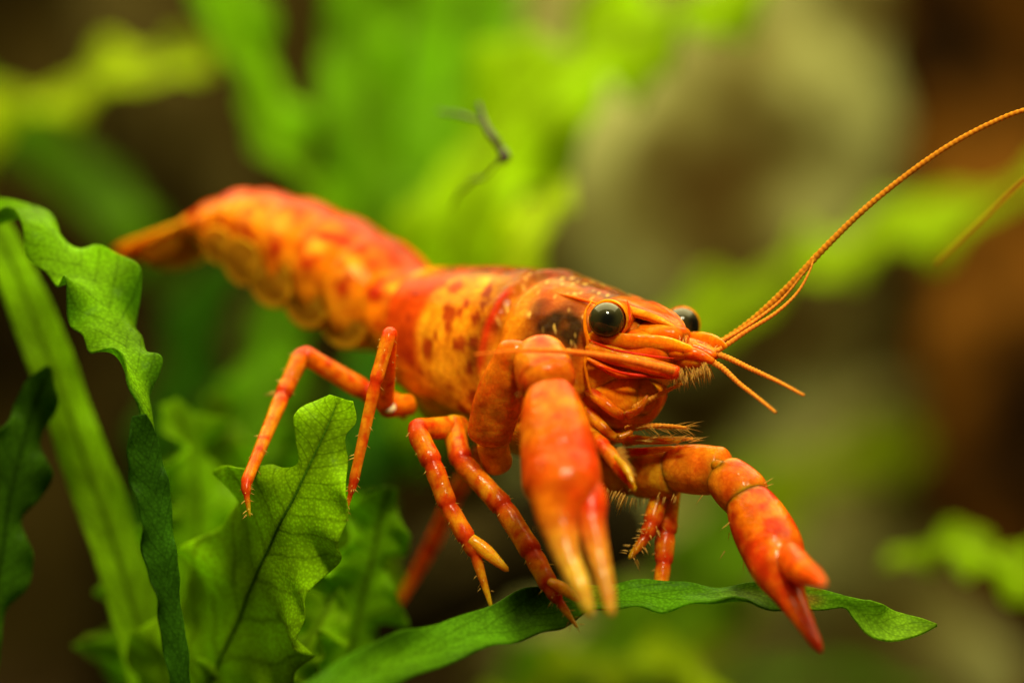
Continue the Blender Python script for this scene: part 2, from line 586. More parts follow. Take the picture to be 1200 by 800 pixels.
# ------------------------------------------------------------------ ferns
def leaf(plant, pts, wl, wr, colour, face=(0, -1, 0.35), ruf=0.12, waves=4.0, curl=0.0, seed=0.0, lobes=0.0,
         rolls=None, mat=None, nu=110, nv=18, thick=0.045, rib=0.05, tipcol=None, tone=0.25, ribcol=None, patches=(), vein=.45):
    """one ruffled blade: pts = points of the midline, wl / wr = half widths at those points (left, right of travel)"""
    mat = mat or M_LEAF
    C = crom(pts, nu)
    k = len(pts)
    WL = np.maximum(crom(np.array(wl, float).reshape(-1, 1), nu)[:, 0], 0.012)
    WR = np.maximum(crom(np.array(wr, float).reshape(-1, 1), nu)[:, 0], 0.012)
    RO = crom(np.array(rolls if rolls is not None else [0] * k, float).reshape(-1, 1), nu)[:, 0]
    T = np.array([unit(t) for t in np.gradient(C, axis=0)])
    face = np.asarray(face, float)
    L = np.concatenate([[0], np.cumsum(np.linalg.norm(np.diff(C, axis=0), axis=1))])
    tot = L[-1]
    top = np.zeros((nu, 2 * nv + 1, 3))
    nrm = np.zeros_like(top)
    cols = np.zeros_like(top)
    par = np.zeros_like(top)
    colour = np.asarray(colour, float)
    for i in range(nu):
        t = T[i]
        n = unit(face - np.dot(face, t) * t)
        b = np.cross(t, n)
        a = math.radians(RO[i])
        n, b = n * math.cos(a) + b * math.sin(a), b * math.cos(a) - n * math.sin(a)
        for j in range(-nv, nv + 1):
            v = j / nv
            left = v < 0
            w = WL[i] if left else WR[i]
            ph = L[i] / tot * waves * 2 * math.pi + (seed if left else seed * 1.7 + 2.1)
            ph += 0.9 * math.sin(L[i] * 0.9 + seed)
            lb = 1 + lobes * math.sin(ph * 1.0 + 1.0) * abs(v)
            r = ruf * min(1, w * 1.6) * abs(v) ** 2.2
            p = C[i] + b * v * w * lb + n * (r * math.sin(ph) + r * .45 * math.sin(ph * 2.3 + 1) + curl * v * v * w)
            p = p + n * 0.03 * nz(p, 2.2, seed)
            top[i, j + nv] = p
            f = 1 + tone * nz(p, 1.1, seed + 3) * 1.6
            c = colour * f
            if tipcol is not None:
                c = c + (np.asarray(tipcol) - c) * float(sstep(.55, 1, i / (nu - 1)))
            for (pu, pw, pc) in patches:
                c = c + (np.asarray(pc) - c) * float(bump(i / (nu - 1), pu, pw)) * (0.6 + 0.4 * math.sin(v * 3 + seed))
            # darker vein along the middle, faint side veins
            vd = abs(v) * w
            c = c * (1 - vein * math.exp(-(vd / 0.035) ** 2))
            cols[i, j + nv] = c
            par[i, j + nv] = (i / (nu - 1), v, vd)
    du = np.gradient(top, axis=0)
    dv = np.gradient(top, axis=1)
    nn = np.cross(du, dv)
    nn /= np.maximum(np.linalg.norm(nn, axis=2, keepdims=True), 1e-9)
    vv = np.abs(np.linspace(-1, 1, 2 * nv + 1))
    th = thick * (1 - 0.55 * vv ** 2)[None, :, None]
    A, B = top + nn * th / 2, top - nn * th / 2
    # closed ring per station: front across, back return
    rings = np.concatenate([A, B[:, ::-1]], axis=1)
    cc = np.concatenate([cols, cols[:, ::-1]], axis=1)
    pp = np.concatenate([par, par[:, ::-1]], axis=1)
    mb = MB()
    mb.grid(rings, cc, extra=pp)
    lf = mb.build("leaf", mat, plant)
    if rib > 0:
        mr = MB()
        i1 = int(nu * 0.95)
        path = top[:i1, nv]
        rr = prof([(0, rib), (.6, rib * .7), (1, rib * .25)], i1)
        rc = np.asarray(ribcol if ribcol is not None else colour * 0.5)
        N0 = nn[:i1, nv]
        m = len(path)
        R = np.zeros((m, 8, 3))
        for i in range(m):
            b = unit(np.cross(T[i], N0[i]))
            for q in range(8):
                a = 2 * math.pi * q / 8
                R[i, q] = path[i] + b * math.cos(a) * rr[i] + N0[i] * math.sin(a) * (rr[i] * .6 + thick * .55)
        mr.grid(R, rc)
        mr.build("midrib", mat, lf)
    return lf


G_BRIGHT = (0.24, 0.50, 0.006)
G_MID = (0.085, 0.27, 0.008)
G_DARK = (0.030, 0.12, 0.010)
G_YEL = (0.38, 0.52, 0.004)
G_OLIVE = (0.12, 0.16, 0.012)

# -- the leaf the crayfish perches on
perch = tag(empty("fern_plant", P(380, 830, -3.2)),
            "long narrow twisted dark green fern leaf under the crayfish's claws", "fern")
leaf(perch,
     [P(330, 850, -2.6), P(420, 795, -1.9), P(500, 762, -1.2), P(580, 736, -.6), P(660, 708, -.15), P(740, 699, 0.0), P(820, 697, 0.0), P(880, 697, -.05),
      P(930, 700, -.1), P(965, 702, -.1), P(992, 706, -.1), P(1010, 718, -.1), P(1032, 732, -.1), P(1062, 737, -.05), P(1098, 732, 0)],
     [.27, .27, .27, .28, .25, .20, .17, .16, .13, .11, .08, .18, .24, .20, .01],
     [.25, .25, .27, .32, .34, .30, .32, .28, .20, .13, .06, .12, .22, .16, .01],
     (0.085, 0.24, 0.005), face=(0, -0.80, 0.6), ruf=0.16, waves=5, curl=0.30, seed=1.3, nu=200,
     rolls=[10, 10, 8, 0, -10, -16, -22, -22, -8, 20, 45, 30, 5, -12, 0], thick=0.055, rib=0, vein=.12, tone=.45,
     tipcol=(0.20, 0.40, 0.01), patches=((0.60, 0.04, (0.20, 0.12, 0.010)), (.51, .045, (.20, .36, .01)), (.1, .06, (.14, .36, .005))))

# -- broad wavy fern in front of the legs
wavy = tag(empty("fern_plant", P(240, 900, 0)),
           "broad crinkled light green fern leaf with dark midrib under the hind legs", "fern")
leaf(wavy,
     [P(205, 900, 2.6), P(248, 800, 2.0), P(283, 720, 1.3), P(313, 650, .6), P(332, 610, .25), P(347, 578, .05), P(360, 552, 0), P(372, 527, 0), P(383, 503, .03), P(391, 484, .06), P(398, 466, .1)],
     [1.1, 1.15, 1.05, 1.0, 1.0, .62, .16, .26, .40, .40, .14],
     [1.2, 1.35, 1.2, 1.0, .85, .70, .62, .42, .24, .26, .16],
     (0.27, 0.52, 0.003), face=(0.05, -0.80, 0.6), ruf=0.19, waves=4.6, seed=.9, nu=170, nv=26, lobes=0.10, rib=.03,
     ribcol=(0.09, 0.24, 0.006), tone=.3)
leaf(wavy,
     [P(370, 900, 3.0), P(400, 800, 2.9), P(420, 720, 2.7), P(436, 650, 2.5), P(446, 605, 2.4), P(456, 570, 2.3)],
     [.45, .55, .6, .5, .36, .10], [.4, .45, .45, .36, .30, .10],
     (0.22, 0.48, 0.004), face=(0.3, -0.5, 0.8), ruf=0.55, waves=4, seed=2.4, lobes=.22, rib=.03)
leaf(wavy,
     [P(130, 920, 4.2), P(185, 800, 4.2), P(215, 700, 4.2), P(232, 610, 4.1), P(226, 540, 4.0), P(200, 470, 3.9)],
     [.8, .9, .9, .75, .55, .12], [.8, .9, .8, .7, .5, .12],
     (0.24, 0.50, 0.004), face=(0.2, -0.55, 0.8), ruf=0.6, waves=5, seed=4.4, lobes=.2, rib=.03)
leaf(wavy,
     [P(290, 900, 5.5), P(325, 760, 5.5), P(350, 660, 5.6), P(372, 580, 5.8), P(390, 520, 6.0)],
     [.8, .9, .9, .6, .12], [.8, .9, .8, .6, .12],
     (0.22, 0.46, 0.004), face=(-0.3, -0.55, 0.8), ruf=0.6, waves=4.5, seed=7.4, lobes=.2, rib=.03)
leaf(wavy,
     [P(240, 930, 1.6), P(290, 850, 1.7), P(330, 790, 1.9), P(370, 740, 2.1), P(395, 690, 2.4)],
     [.5, .6, .6, .5, .1], [.5, .55, .5, .4, .1],
     (0.26, 0.50, 0.004), face=(-0.1, -0.4, 0.9), ruf=0.5, waves=4, seed=3.9, lobes=.2, rib=.03)

for k, (x, y, dd) in enumerate(((330, 560, 6.5), (255, 520, 7.0), (420, 640, 6.0), (300, 640, 7.5), (215, 640, 6.5))):
    leaf(wavy, [P(x - 90, y + 330, dd), P(x - 50, y + 180, dd), P(x - 10, y + 60, dd), P(x, y, dd), P(x + 15 - 20 * (k % 2), y - 60, dd)],
         [.5, .6, .65, .5, .12], [.5, .6, .6, .45, .12], (0.20 + .04 * (k % 3), 0.46, 0.004), face=(.3 - .25 * k % .6, -.5, .8), ruf=.6, waves=4, seed=k * 1.9 + .5,
         lobes=.25, rib=.03, nu=70, nv=14)

# -- curled fern at the picture's left
curly = tag(empty("fern_plant", P(190, 900, 0)),
            "curled green fern with a long stalk and a dark leaf seen edge on", "fern")
leaf(curly,   # dark narrow blade seen nearly edge-on
     [P(222, 880, -.5), P(212, 790, -.5), P(203, 720, -.45), P(192, 650, -.4), P(182, 580, -.35), P(170, 520, -.3), P(164, 486, -.3)],
     [.20, .20, .23, .27, .30, .27, .1], [.10, .10, .11, .14, .16, .16, .06],
     (0.035, 0.12, 0.004), face=(0.5, -0.75, 0.0), ruf=.14, waves=4, seed=3.3, rib=0, vein=.1, curl=.3, tone=.5)
leaf(curly,   # curling top, folds over and meets the dark blade
     [P(178, 512, .05), P(171, 474, .05), P(152, 425, .2), P(134, 375, .6), P(112, 330, .9), P(78, 298, 1.1), P(48, 262, 1.3), P(15, 254, 1.6), P(-30, 275, 1.9), P(-80, 320, 2.2)],
     [.08, .20, .36, .44, .50, .40, .28, .3, .3, .3], [.06, .18, .30, .36, .44, .36, .28, .3, .3, .3],
     (0.20, 0.45, 0.004), face=(0.25, -0.50, 0.8), ruf=.34, waves=3.2, seed=5.2, rib=0, vein=.15, lobes=.10, nu=160, nv=22, tone=.5, patches=((.12, .13, (.045, .15, .004)), (.38, .05, (.09, .26, .004))),  # darker green patches paint shade into the leaf's fold
     rolls=[40, 30, 15, 0, -10, -5, 10, 0, 0, 0])
leaf(curly,   # long pale stalk-like leaf behind
     [P(205, 900, 3.2), P(170, 760, 3.2), P(135, 640, 3.2), P(100, 540, 3.2), P(65, 440, 3.2), P(35, 360, 3.2), P(10, 300, 3.2), P(-20, 240, 3.2)],
     [.32, .32, .32, .32, .3, .28, .26, .2], [.28, .28, .3, .3, .28, .26, .22, .2],
     (0.24, 0.48, 0.004), face=(.1, -.8, .5), ruf=.12, waves=3, seed=2.2, rib=.05, curl=.2)
edge = tag(empty("fern_plant", P(-60, 900, 1)),
           "dark green drooping fern leaf beside the pale stalk of the curled fern", "fern")
leaf(edge,
     [P(-60, 820, 1.6), P(-20, 740, 1.6), P(0, 660, 1.6), P(12, 580, 1.6), P(35, 490, 1.7), P(58, 430, 1.8)],
     [.3, .35, .35, .4, .3, .05], [.25, .3, .32, .35, .28, .05],
     (0.05, 0.14, 0.004), face=(.4, -.7, .3), ruf=.25, waves=4, seed=8.2, lobes=.3, rib=.03)

# -- ferns behind
def back_plant(label, at):
    return tag(empty("fern_plant", at), label, "fern")


def PB(px, py, d):
    return P(px, py, d * 1.45)


bp1 = back_plant("blurred fern with spreading yellow green leaves above the tail fan", PB(-200, 700, 14))
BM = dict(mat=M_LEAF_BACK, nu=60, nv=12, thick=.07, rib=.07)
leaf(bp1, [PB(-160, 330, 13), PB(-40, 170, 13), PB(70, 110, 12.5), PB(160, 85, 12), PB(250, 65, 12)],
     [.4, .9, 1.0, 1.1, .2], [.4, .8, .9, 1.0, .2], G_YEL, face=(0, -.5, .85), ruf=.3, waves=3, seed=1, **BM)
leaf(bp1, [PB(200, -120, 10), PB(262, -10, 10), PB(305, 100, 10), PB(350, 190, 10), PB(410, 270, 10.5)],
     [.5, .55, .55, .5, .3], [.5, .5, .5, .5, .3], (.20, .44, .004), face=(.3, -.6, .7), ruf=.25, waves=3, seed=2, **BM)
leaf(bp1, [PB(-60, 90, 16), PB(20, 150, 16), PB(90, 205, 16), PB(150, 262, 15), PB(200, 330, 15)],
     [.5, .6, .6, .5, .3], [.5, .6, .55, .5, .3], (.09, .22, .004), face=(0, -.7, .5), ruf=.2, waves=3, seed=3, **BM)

bp2 = back_plant("large blurred bright green fern rising behind the crayfish's back", PB(480, 700, 10))
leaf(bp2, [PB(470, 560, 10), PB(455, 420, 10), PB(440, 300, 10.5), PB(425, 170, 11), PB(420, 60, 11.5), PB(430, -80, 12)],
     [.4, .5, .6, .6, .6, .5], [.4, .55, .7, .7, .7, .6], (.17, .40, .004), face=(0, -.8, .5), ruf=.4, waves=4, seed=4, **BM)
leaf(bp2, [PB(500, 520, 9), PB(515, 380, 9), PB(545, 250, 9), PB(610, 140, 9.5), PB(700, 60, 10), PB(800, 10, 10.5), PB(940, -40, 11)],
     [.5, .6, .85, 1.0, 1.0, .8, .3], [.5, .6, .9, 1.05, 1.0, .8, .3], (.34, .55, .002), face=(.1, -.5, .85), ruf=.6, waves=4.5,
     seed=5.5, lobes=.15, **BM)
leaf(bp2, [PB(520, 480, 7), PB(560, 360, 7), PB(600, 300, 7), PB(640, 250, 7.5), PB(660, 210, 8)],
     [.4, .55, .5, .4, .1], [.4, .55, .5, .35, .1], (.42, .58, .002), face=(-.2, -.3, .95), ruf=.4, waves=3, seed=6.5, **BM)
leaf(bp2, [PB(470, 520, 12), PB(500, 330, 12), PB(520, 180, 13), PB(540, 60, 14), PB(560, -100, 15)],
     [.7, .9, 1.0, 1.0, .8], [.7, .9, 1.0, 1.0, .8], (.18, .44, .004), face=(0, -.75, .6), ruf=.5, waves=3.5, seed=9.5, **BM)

bp3 = back_plant("blurred narrow green fern leaf reaching behind the long feelers", PB(700, 560, 14))
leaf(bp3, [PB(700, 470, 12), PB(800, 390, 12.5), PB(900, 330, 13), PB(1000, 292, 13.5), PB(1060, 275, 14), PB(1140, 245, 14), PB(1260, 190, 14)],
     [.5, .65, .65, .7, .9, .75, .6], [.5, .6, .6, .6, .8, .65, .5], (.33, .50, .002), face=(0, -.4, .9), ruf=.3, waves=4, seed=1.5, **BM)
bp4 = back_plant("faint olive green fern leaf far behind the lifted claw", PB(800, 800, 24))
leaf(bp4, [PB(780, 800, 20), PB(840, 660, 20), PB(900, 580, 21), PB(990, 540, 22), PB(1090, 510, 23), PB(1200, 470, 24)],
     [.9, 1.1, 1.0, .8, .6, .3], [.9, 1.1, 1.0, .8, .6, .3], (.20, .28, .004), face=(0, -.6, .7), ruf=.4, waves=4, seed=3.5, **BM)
bp5 = back_plant("small crinkled green fern leaf beyond the tip of the perch leaf", PB(1300, 760, 8))
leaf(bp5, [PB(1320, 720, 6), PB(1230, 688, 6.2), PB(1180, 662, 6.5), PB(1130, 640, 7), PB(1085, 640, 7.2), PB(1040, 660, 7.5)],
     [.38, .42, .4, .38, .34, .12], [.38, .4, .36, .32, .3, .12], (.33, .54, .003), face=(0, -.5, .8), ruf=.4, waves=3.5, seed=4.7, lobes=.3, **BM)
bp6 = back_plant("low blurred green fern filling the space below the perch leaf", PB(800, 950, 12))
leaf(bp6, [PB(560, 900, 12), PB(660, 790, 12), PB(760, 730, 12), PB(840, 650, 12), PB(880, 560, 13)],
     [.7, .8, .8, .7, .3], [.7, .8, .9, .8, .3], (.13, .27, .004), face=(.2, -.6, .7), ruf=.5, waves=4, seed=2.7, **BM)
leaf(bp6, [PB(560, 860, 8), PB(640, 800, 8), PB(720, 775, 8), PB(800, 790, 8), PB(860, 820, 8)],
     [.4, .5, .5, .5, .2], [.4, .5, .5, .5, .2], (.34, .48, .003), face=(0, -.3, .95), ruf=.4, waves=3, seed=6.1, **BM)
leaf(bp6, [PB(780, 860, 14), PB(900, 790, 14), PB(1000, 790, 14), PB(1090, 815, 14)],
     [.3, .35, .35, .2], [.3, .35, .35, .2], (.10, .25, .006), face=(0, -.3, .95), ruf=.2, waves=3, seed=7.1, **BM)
bp7 = back_plant("blurred fern leaves standing between the tail and the hind legs", PB(330, 900, 8))
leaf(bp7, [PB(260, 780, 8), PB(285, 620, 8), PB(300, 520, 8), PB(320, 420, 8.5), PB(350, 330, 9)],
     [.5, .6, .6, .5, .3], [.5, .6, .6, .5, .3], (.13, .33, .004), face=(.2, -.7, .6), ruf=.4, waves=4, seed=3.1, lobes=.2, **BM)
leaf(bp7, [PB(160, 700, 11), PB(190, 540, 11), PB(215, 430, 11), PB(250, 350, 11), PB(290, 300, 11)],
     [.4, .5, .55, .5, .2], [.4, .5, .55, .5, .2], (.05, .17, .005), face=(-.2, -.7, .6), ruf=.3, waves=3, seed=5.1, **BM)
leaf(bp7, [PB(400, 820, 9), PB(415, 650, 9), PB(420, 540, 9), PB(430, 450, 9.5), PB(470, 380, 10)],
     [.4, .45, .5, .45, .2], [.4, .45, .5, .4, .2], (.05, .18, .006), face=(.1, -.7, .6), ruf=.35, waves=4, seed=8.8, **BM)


def root_fibre():
    m, nt, ns, ln, bs, out = new_mat("dark_root")
    n1 = node(ns, "ShaderNodeTexNoise")
    n1.inputs["Scale"].default_value = 900
    rp = node(ns, "ShaderNodeValToRGB")
    rp.color_ramp.elements[0].color = (.012, .008, .002, 1)
    rp.color_ramp.elements[1].color = (.05, .03, .008, 1)
    ln.new(n1.outputs["Fac"], rp.inputs["Fac"])
    ln.new(rp.outputs["Color"], bs.inputs["Base Color"])
    mb = MB()
    c = lambda t, a, p: (.1, .06, .02)
    for pts, r in ((((560, 122, 3.2), (567, 142, 3.1), (576, 158, 3.0), (586, 172, 3.0), (590, 184, 3.0), (584, 192, 3.1)), .055),
                   (((514, 131, 4.2), (530, 134, 4.0), (548, 138, 3.6), (567, 142, 3.1)), .03),
                   (((586, 172, 3.0), (592, 182, 3.0), (586, 190, 3.0)), .08), (((584, 192, 3.1), (566, 206, 3.5), (544, 220, 4.0), (528, 246, 4.6)), .025)):
        pa = crom([P(*q) for q in pts], 30)
        pa = np.array([p + .04 * np.array([nz(p, 4, 1), nz(p, 4, 2), nz(p, 4, 3)]) for p in pa])
        tube(mb, pa, prof([(0, r * .6), (.5, r), (1, r * .5)], 30), prof([(0, r * .6), (.5, r), (1, r * .5)], 30), c, side=(.3, 1, .2), nseg=8)
    o = mb.build("root_fibre", m, origin=P(556, 214, 4.8))
    tag(o, "thin dark brown root fibre caught on the bright fern behind the back", "root")


root_fibre()

# ------------------------------------------------------------------ the crayfish
YAW = math.radians(43)
CA, SA = math.cos(YAW), math.sin(YAW)
FWD = np.array([CA, -SA, 0])
RGT = np.array([-SA, -CA, 0])        # the crayfish's own right, the side turned to us
UP = np.array([0, 0, 1.0])

ORANGE = np.array([0.84, 0.21, 0.003])
AMBER = np.array([0.88, 0.38, 0.010])
RED = np.array([0.68, 0.035, 0.003])
DEEP = np.array([0.30, 0.016, 0.004])
BROWN = np.array([0.16, 0.055, 0.008])


def mixc(a, b, f):
    f = float(np.clip(f, 0, 1))
    return a * (1 - f) + b * f


cray = tag(empty("crayfish", P(640, 560, 1)),
           "orange dwarf crayfish with red spotted shell perched on fern leaves, claws lowered", "crayfish")


def mid(px):
    """depth of the body's midline where it appears at picture column px"""
    return 0.48 + (757 - px) / 100.0 * SA / CA


body = MB()
crng = random.Random(21)
SPOTS = [(crng.uniform(-3.1, -1.75), crng.uniform(5, 100), crng.uniform(.035, .075)) for _ in range(40)]
SPOTS += [(-2.2, 62, .11), (-2.35, 40, .11), (-1.95, 78, .09), (-2.0, 118, .09), (-2.6, 30, .09), (-2.45, 84, .10), (-1.75, 108, .12)]


def carapace_colour(f, th, p):
    """f: along the body (0 at the eyes, negative to the tail); th: degrees down from the back ridge"""
    n1 = nz(p, 2.2, 3.0)
    n2 = nz(p, 6.0, 7.0)
    c = mixc(ORANGE, AMBER, 0.35 + .5 * n1 + 0.4 * float(bump(f, -2.2, .6)))
    c = mixc(c, AMBER, 0.7 * float(sstep(95, 135, th)))
    # red rear saddle on the flank
    s = float(sstep(-2.45, -2.72, f + .14 * n1)) * float(sstep(24, 38, th)) * float(sstep(112, 92, th + 8 * n1))
    c = mixc(c, np.array([0.58, 0.040, 0.003]), .92 * s)
    # dull brown wash on the back ridge
    c = mixc(c, np.array([.10, .018, .003]), 0.95 * float(sstep(52, 12, th + 16 * n1 + 8 * n2)) * float(sstep(-3.3, -2.7, f)))
    # spots
    w = 0
    for (sf, st, sr) in SPOTS:
        dx = f - sf
        dy = (th - st) / 57.3 * 1.0
        q = math.sqrt(dx * dx + dy * dy) / (sr * (1 + .3 * n2))
        w = max(w, 1 - q * .8)
    c = mixc(c, np.array([.36, .025, .004]), .90 * float(sstep(0.05, .4, w)))
    c = mixc(c, np.array([.50, .06, .004]), .55 * max(0, nz(p, 9, 1.5) - .1) * 2)
    # dark band ahead of the neck groove, bright red streak inside it
    band = float(bump(f + .08 * n1 + .0022 * (th - 60), -1.64, .24)) * float(sstep(12, 34, th)) * float(sstep(104, 84, th))
    c = mixc(c, np.array([.075, .006, .003]), 1.0 * band * (0.75 + .5 * n2))
    c = mixc(c, np.array([.60, .012, .004]), .75 * float(bump(f + .0022 * (th - 60), -1.56, .06)) * float(sstep(30, 45, th)) * float(sstep(96, 84, th)))
    # red cheek and neck
    fr = float(sstep(-1.45, -1.2, f))
    c = mixc(c, np.array([.68, .07, .004]), .85 * fr * float(sstep(120, 80, th)) * (0.8 + .7 * n1) * float(sstep(18, 48, th + 14 * n1)))
    # brown translucent patch behind the eye
    pt = math.exp(-(((f + .66) / .40) ** 2 + ((th - 66) / 26) ** 2))
    c = mixc(c, np.array([.035, .015, .004]), 1.0 * min(1, 1.45 * pt) * (1 + .4 * n2))
    pt2 = math.exp(-(((f + 1.02) / .16) ** 2 + ((th - 48) / 14) ** 2))
    c = mixc(c, np.array([.10, .02, .005]), .9 * pt2)
    c = mixc(c, AMBER * 1.05, .45 * math.exp(-(((f + 1.2) / .13) ** 2 + ((th - 60) / 22) ** 2)))
    # amber flecks: small gloss glints painted into the colour
    if f > -1.5:
        c = mixc(c, np.array([.95, .62, .12]), .55 * float(sstep(.42, .6, nz(p, 17, 2))))
    return c


def build_carapace():
    # (midline px, top py, bottom py, half width, level of widest point 0..1 from top)
    st = [(500, 322, 455, .62, .46), (507, 317, 470, .84, .48), (520, 314, 488, .98, .5), (560, 311, 510, 1.12, .52), (600, 312, 526, 1.16, .54), (650, 317, 536, 1.12, .55),
          (690, 330, 520, 1.02, .55), (722, 344, 498, .86, .54), (750, 362, 476, .66, .5), (772, 384, 458, .40, .5), (784, 400, 446, .12, .5)]
    n = 150
    S = crom(st, n)
    na = 112
    rings = np.zeros((n, na, 3))
    cols = np.zeros((n, na, 3))
    for i in range(n):
        px, ty, by, w, lv = S[i]
        d = mid(px)
        pt, pb = P(px, ty, d), P(px, by, d)
        f = (px - 757) / 100.0 / CA
        h = pt[2] - pb[2]
        zc = pt[2] - lv * h
        w = max(w, .02)
        for j in range(na):
            a = 2 * math.pi * j / na
            s, c = math.sin(a), math.cos(a)
            ss = math.copysign(abs(s) ** .88, s)
            cc = math.copysign(abs(c) ** .92, c)
            hh = lv * h if c > 0 else (1 - lv) * h
            # neck groove, deepening down the flank; rim at the rear edge
            th = math.degrees(math.acos(max(-1, min(1, c))))
            gf = -1.42 - .0026 * (th - 55) + .0009 * max(0, th - 70) ** 1.3
            g = 1 - .055 * float(bump(f, gf, .055)) * float(sstep(130, 95, th)) + .02 * float(bump(f, gf - .13, .08))
            g += .022 * float(bump(f, -3.30, .06))
            # lower flank edge overhangs the leg bases
            if th > 118:
                g -= .10 * float(sstep(118, 132, th))
            p = np.array([pt[0], pt[1], zc]) + RGT * ss * w * g + UP * cc * hh * g
            p = p + (RGT * ss + UP * cc) * .012 * nz(p, 3.5, 5)
            rings[i, j] = p
            cols[i, j] = carapace_colour(f, th, p)
    body.grid(rings, cols)


build_carapace()


def build_rostrum():
    st = [(640, 316, .50), (680, 327, .52), (712, 338, .50), (735, 346, .45), (758, 356, .36), (780, 368, .24), (795, 380, .13), (806, 396, .02)]
    n, m = 70, 33
    S = crom(st, n)
    rings, cols = [], []
    for i in range(n):
        px, ty, w = S[i]
        w = max(w, .012)
        c0 = P(px, ty, mid(px))
        up, dn, cu, cd = [], [], [], []
        t = i / (n - 1)
        for j in range(m):
            u = -1 + 2 * j / (m - 1)
            ridge = .055 * float(bump(abs(u), .86, .13)) * min(1, t * 4)
            z = -.20 * (abs(u) ** 2.4) * w / .5 + ridge * min(1, w * 4) - .03 * float(bump(u, 0, .5)) * min(1, w * 3)
            z *= .8
            z -= .30 * (1 - float(sstep(.12, .50, t))) * (.25 + .75 * abs(u))
            p = c0 + RGT * u * w + UP * (z + .012)
            up.append(p)
            q = c0 + RGT * u * w * .93 + UP * (z - .10 * (1 - .6 * abs(u)))
            dn.append(q)
            k = mixc(mixc(np.array([.20, .035, .004]), np.array([.55, .07, .004]), float(sstep(.25, .7, t))), ORANGE, .22 + .7 * nz(p, 3, 2) + .3 * float(sstep(.5, 1, t)))
            k = mixc(k, np.array([.50, .012, .004]), .75 * float(bump(abs(u), .66, .12)) * float(sstep(.15, .4, t)))
            k = mixc(k, AMBER, .6 * float(bump(abs(u), .92, .09)))
            k = mixc(k, BROWN * 1.5, .5 * float(bump(abs(u), .0, .35)) * float(sstep(.75, .2, t)))
            cu.append(k)
            cd.append(k * .9)
        rings.append(up + dn[::-1])
        cols.append(cu + cd[::-1])
    body.grid(np.array(rings), np.array(cols))
    # raised postorbital ridge behind the near and far eye with a small spine
    for sgn in (1, -1):
        pts = []
        for f, r, py in ((-1.05, .80, 338), (-.75, .80, 342), (-.45, .74, 349), (-.22, .68, 353)):
            px = 757 + f * CA * 100
            b = P(px, py, mid(px))
            pts.append(b + RGT * sgn * r * .70 - UP * .05)
        path = crom(pts, 16)
        rr = prof([(0, .006), (.5, .022), (1, .006)], 16)
        tube(body, path, rr, rr, lambda t, a, p: mixc(ORANGE, RED, .4), nseg=10)


build_rostrum()


def local(f, r, z):
    """point from the body's own axes (f forward of the eyes, r to its right, z height)"""
    return np.array([1.57, 0.48, 0]) + FWD * f + RGT * r + UP * z


def build_head():
    # face block under the rostrum
    def blob(mb, c, rf, rr, rz, colfn, n=28, m=30):
        R, K = [], []
        for i in range(n):
            th = math.pi * (i + .05) / (n - .9)
            row, kr = [], []
            for j in range(m):
                ph = 2 * math.pi * j / m
                d = (math.cos(th), math.sin(th) * math.cos(ph), math.sin(th) * math.sin(ph))
                p = c + FWD * d[0] * rf + RGT * d[1] * rr + UP * d[2] * rz
                p = p + .03 * np.array([nz(p, 4, 2), nz(p, 4, 5), nz(p, 4, 8)])
                row.append(p)
                kr.append(colfn(p))
            R.append(row)
            K.append(kr)
        mb.grid(np.array(R), np.array(K))

    face = lambda p: mixc(mixc(ORANGE, RED, .45 + .9 * nz(p, 4, 1)), AMBER, .5 * max(0, nz(p, 7, 5)))
    blob(body, local(-.10, 0, -.12), .72, .60, .34, face)
    blob(body, local(.50, 0, -.12), .26, .26, .13, face)
    blob(body, local(.16, .0, .07), .48, .33, .18, face)
    # mouth region with jaws under the head
    mouth = lambda p: mixc(mixc(ORANGE, AMBER, .3 + .9 * nz(p, 3, 1)), RED, .9 * max(0, nz(p, 5, 9)) + .15)
    blob(body, local(-.33, .12, -.60), .64, .52, .48, mouth)
    blob(body, local(-.05, .22, -.62), .40, .22, .30, mouth)
    # breast plate and leg bases under the shell
    belly = lambda p: mixc(AMBER, ORANGE, .4 + .8 * nz(p, 2, 1))
    blob(body, local(-1.5, .1, -.98), 1.25, .80, .42, belly)
    blob(body, local(-2.6, .3, -.72), .70, .62, .36, belly)
    blob(body, P(457, 477, 1.02), .07, .08, .085, lambda p: np.array([.95, .72, .42]), 12, 14)  # pale bead painted in for the highlight on a leg joint
    # cheek folds: narrow curved ridges between eye and mouth
    for k, (a, b, c_) in enumerate((((690, 408), (730, 424), (775, 436)), ((688, 420), (722, 437), (760, 441)))):
        path = crom([P(*a, .0 - .02 * k), P(*b, -.02), P(*c_, -.02)], 18)
        rr = prof([(0, .02), (.5, .055), (1, .02)], 18)
        tube(body, path, rr, rr, lambda t, a_, p, k=k: mixc(ORANGE, RED, .2 + .6 * (k % 2) * math.sin(math.pi * t)), nseg=10)


build_head()
for pts, q, kc in (([P(694, 352, .12), P(686, 366, .02), P(686, 386, .0), P(690, 402, .02), P(686, 425, .05), P(690, 452, .08), P(697, 474, .14)], .030, ORANGE),
                   ([P(728, 392, -.05), P(738, 372, .0), P(735, 352, .1)], .018, RED),
                   ([P(690, 398, -.02), P(720, 410, -.1), P(755, 416, -.14), P(790, 420, -.18)], .020, np.array([.62, .02, .004])),
                   ([P(700, 428, -.06), P(730, 437, -.14), P(760, 441, -.16), P(788, 444, -.18)], .022, np.array([.62, .02, .004])),
                   ([P(740, 398, -.0), P(765, 396, -.0), P(795, 400, -.02)], .02, RED)):
    pa = crom(pts, 24)
    q_ = prof([(0, q * .3), (.5, q), (1, q * .3)], 24)
    tube(body, pa, q_, q_, lambda t, a, p, kc=kc: kc, side=(.3, .2, 1), nseg=8)


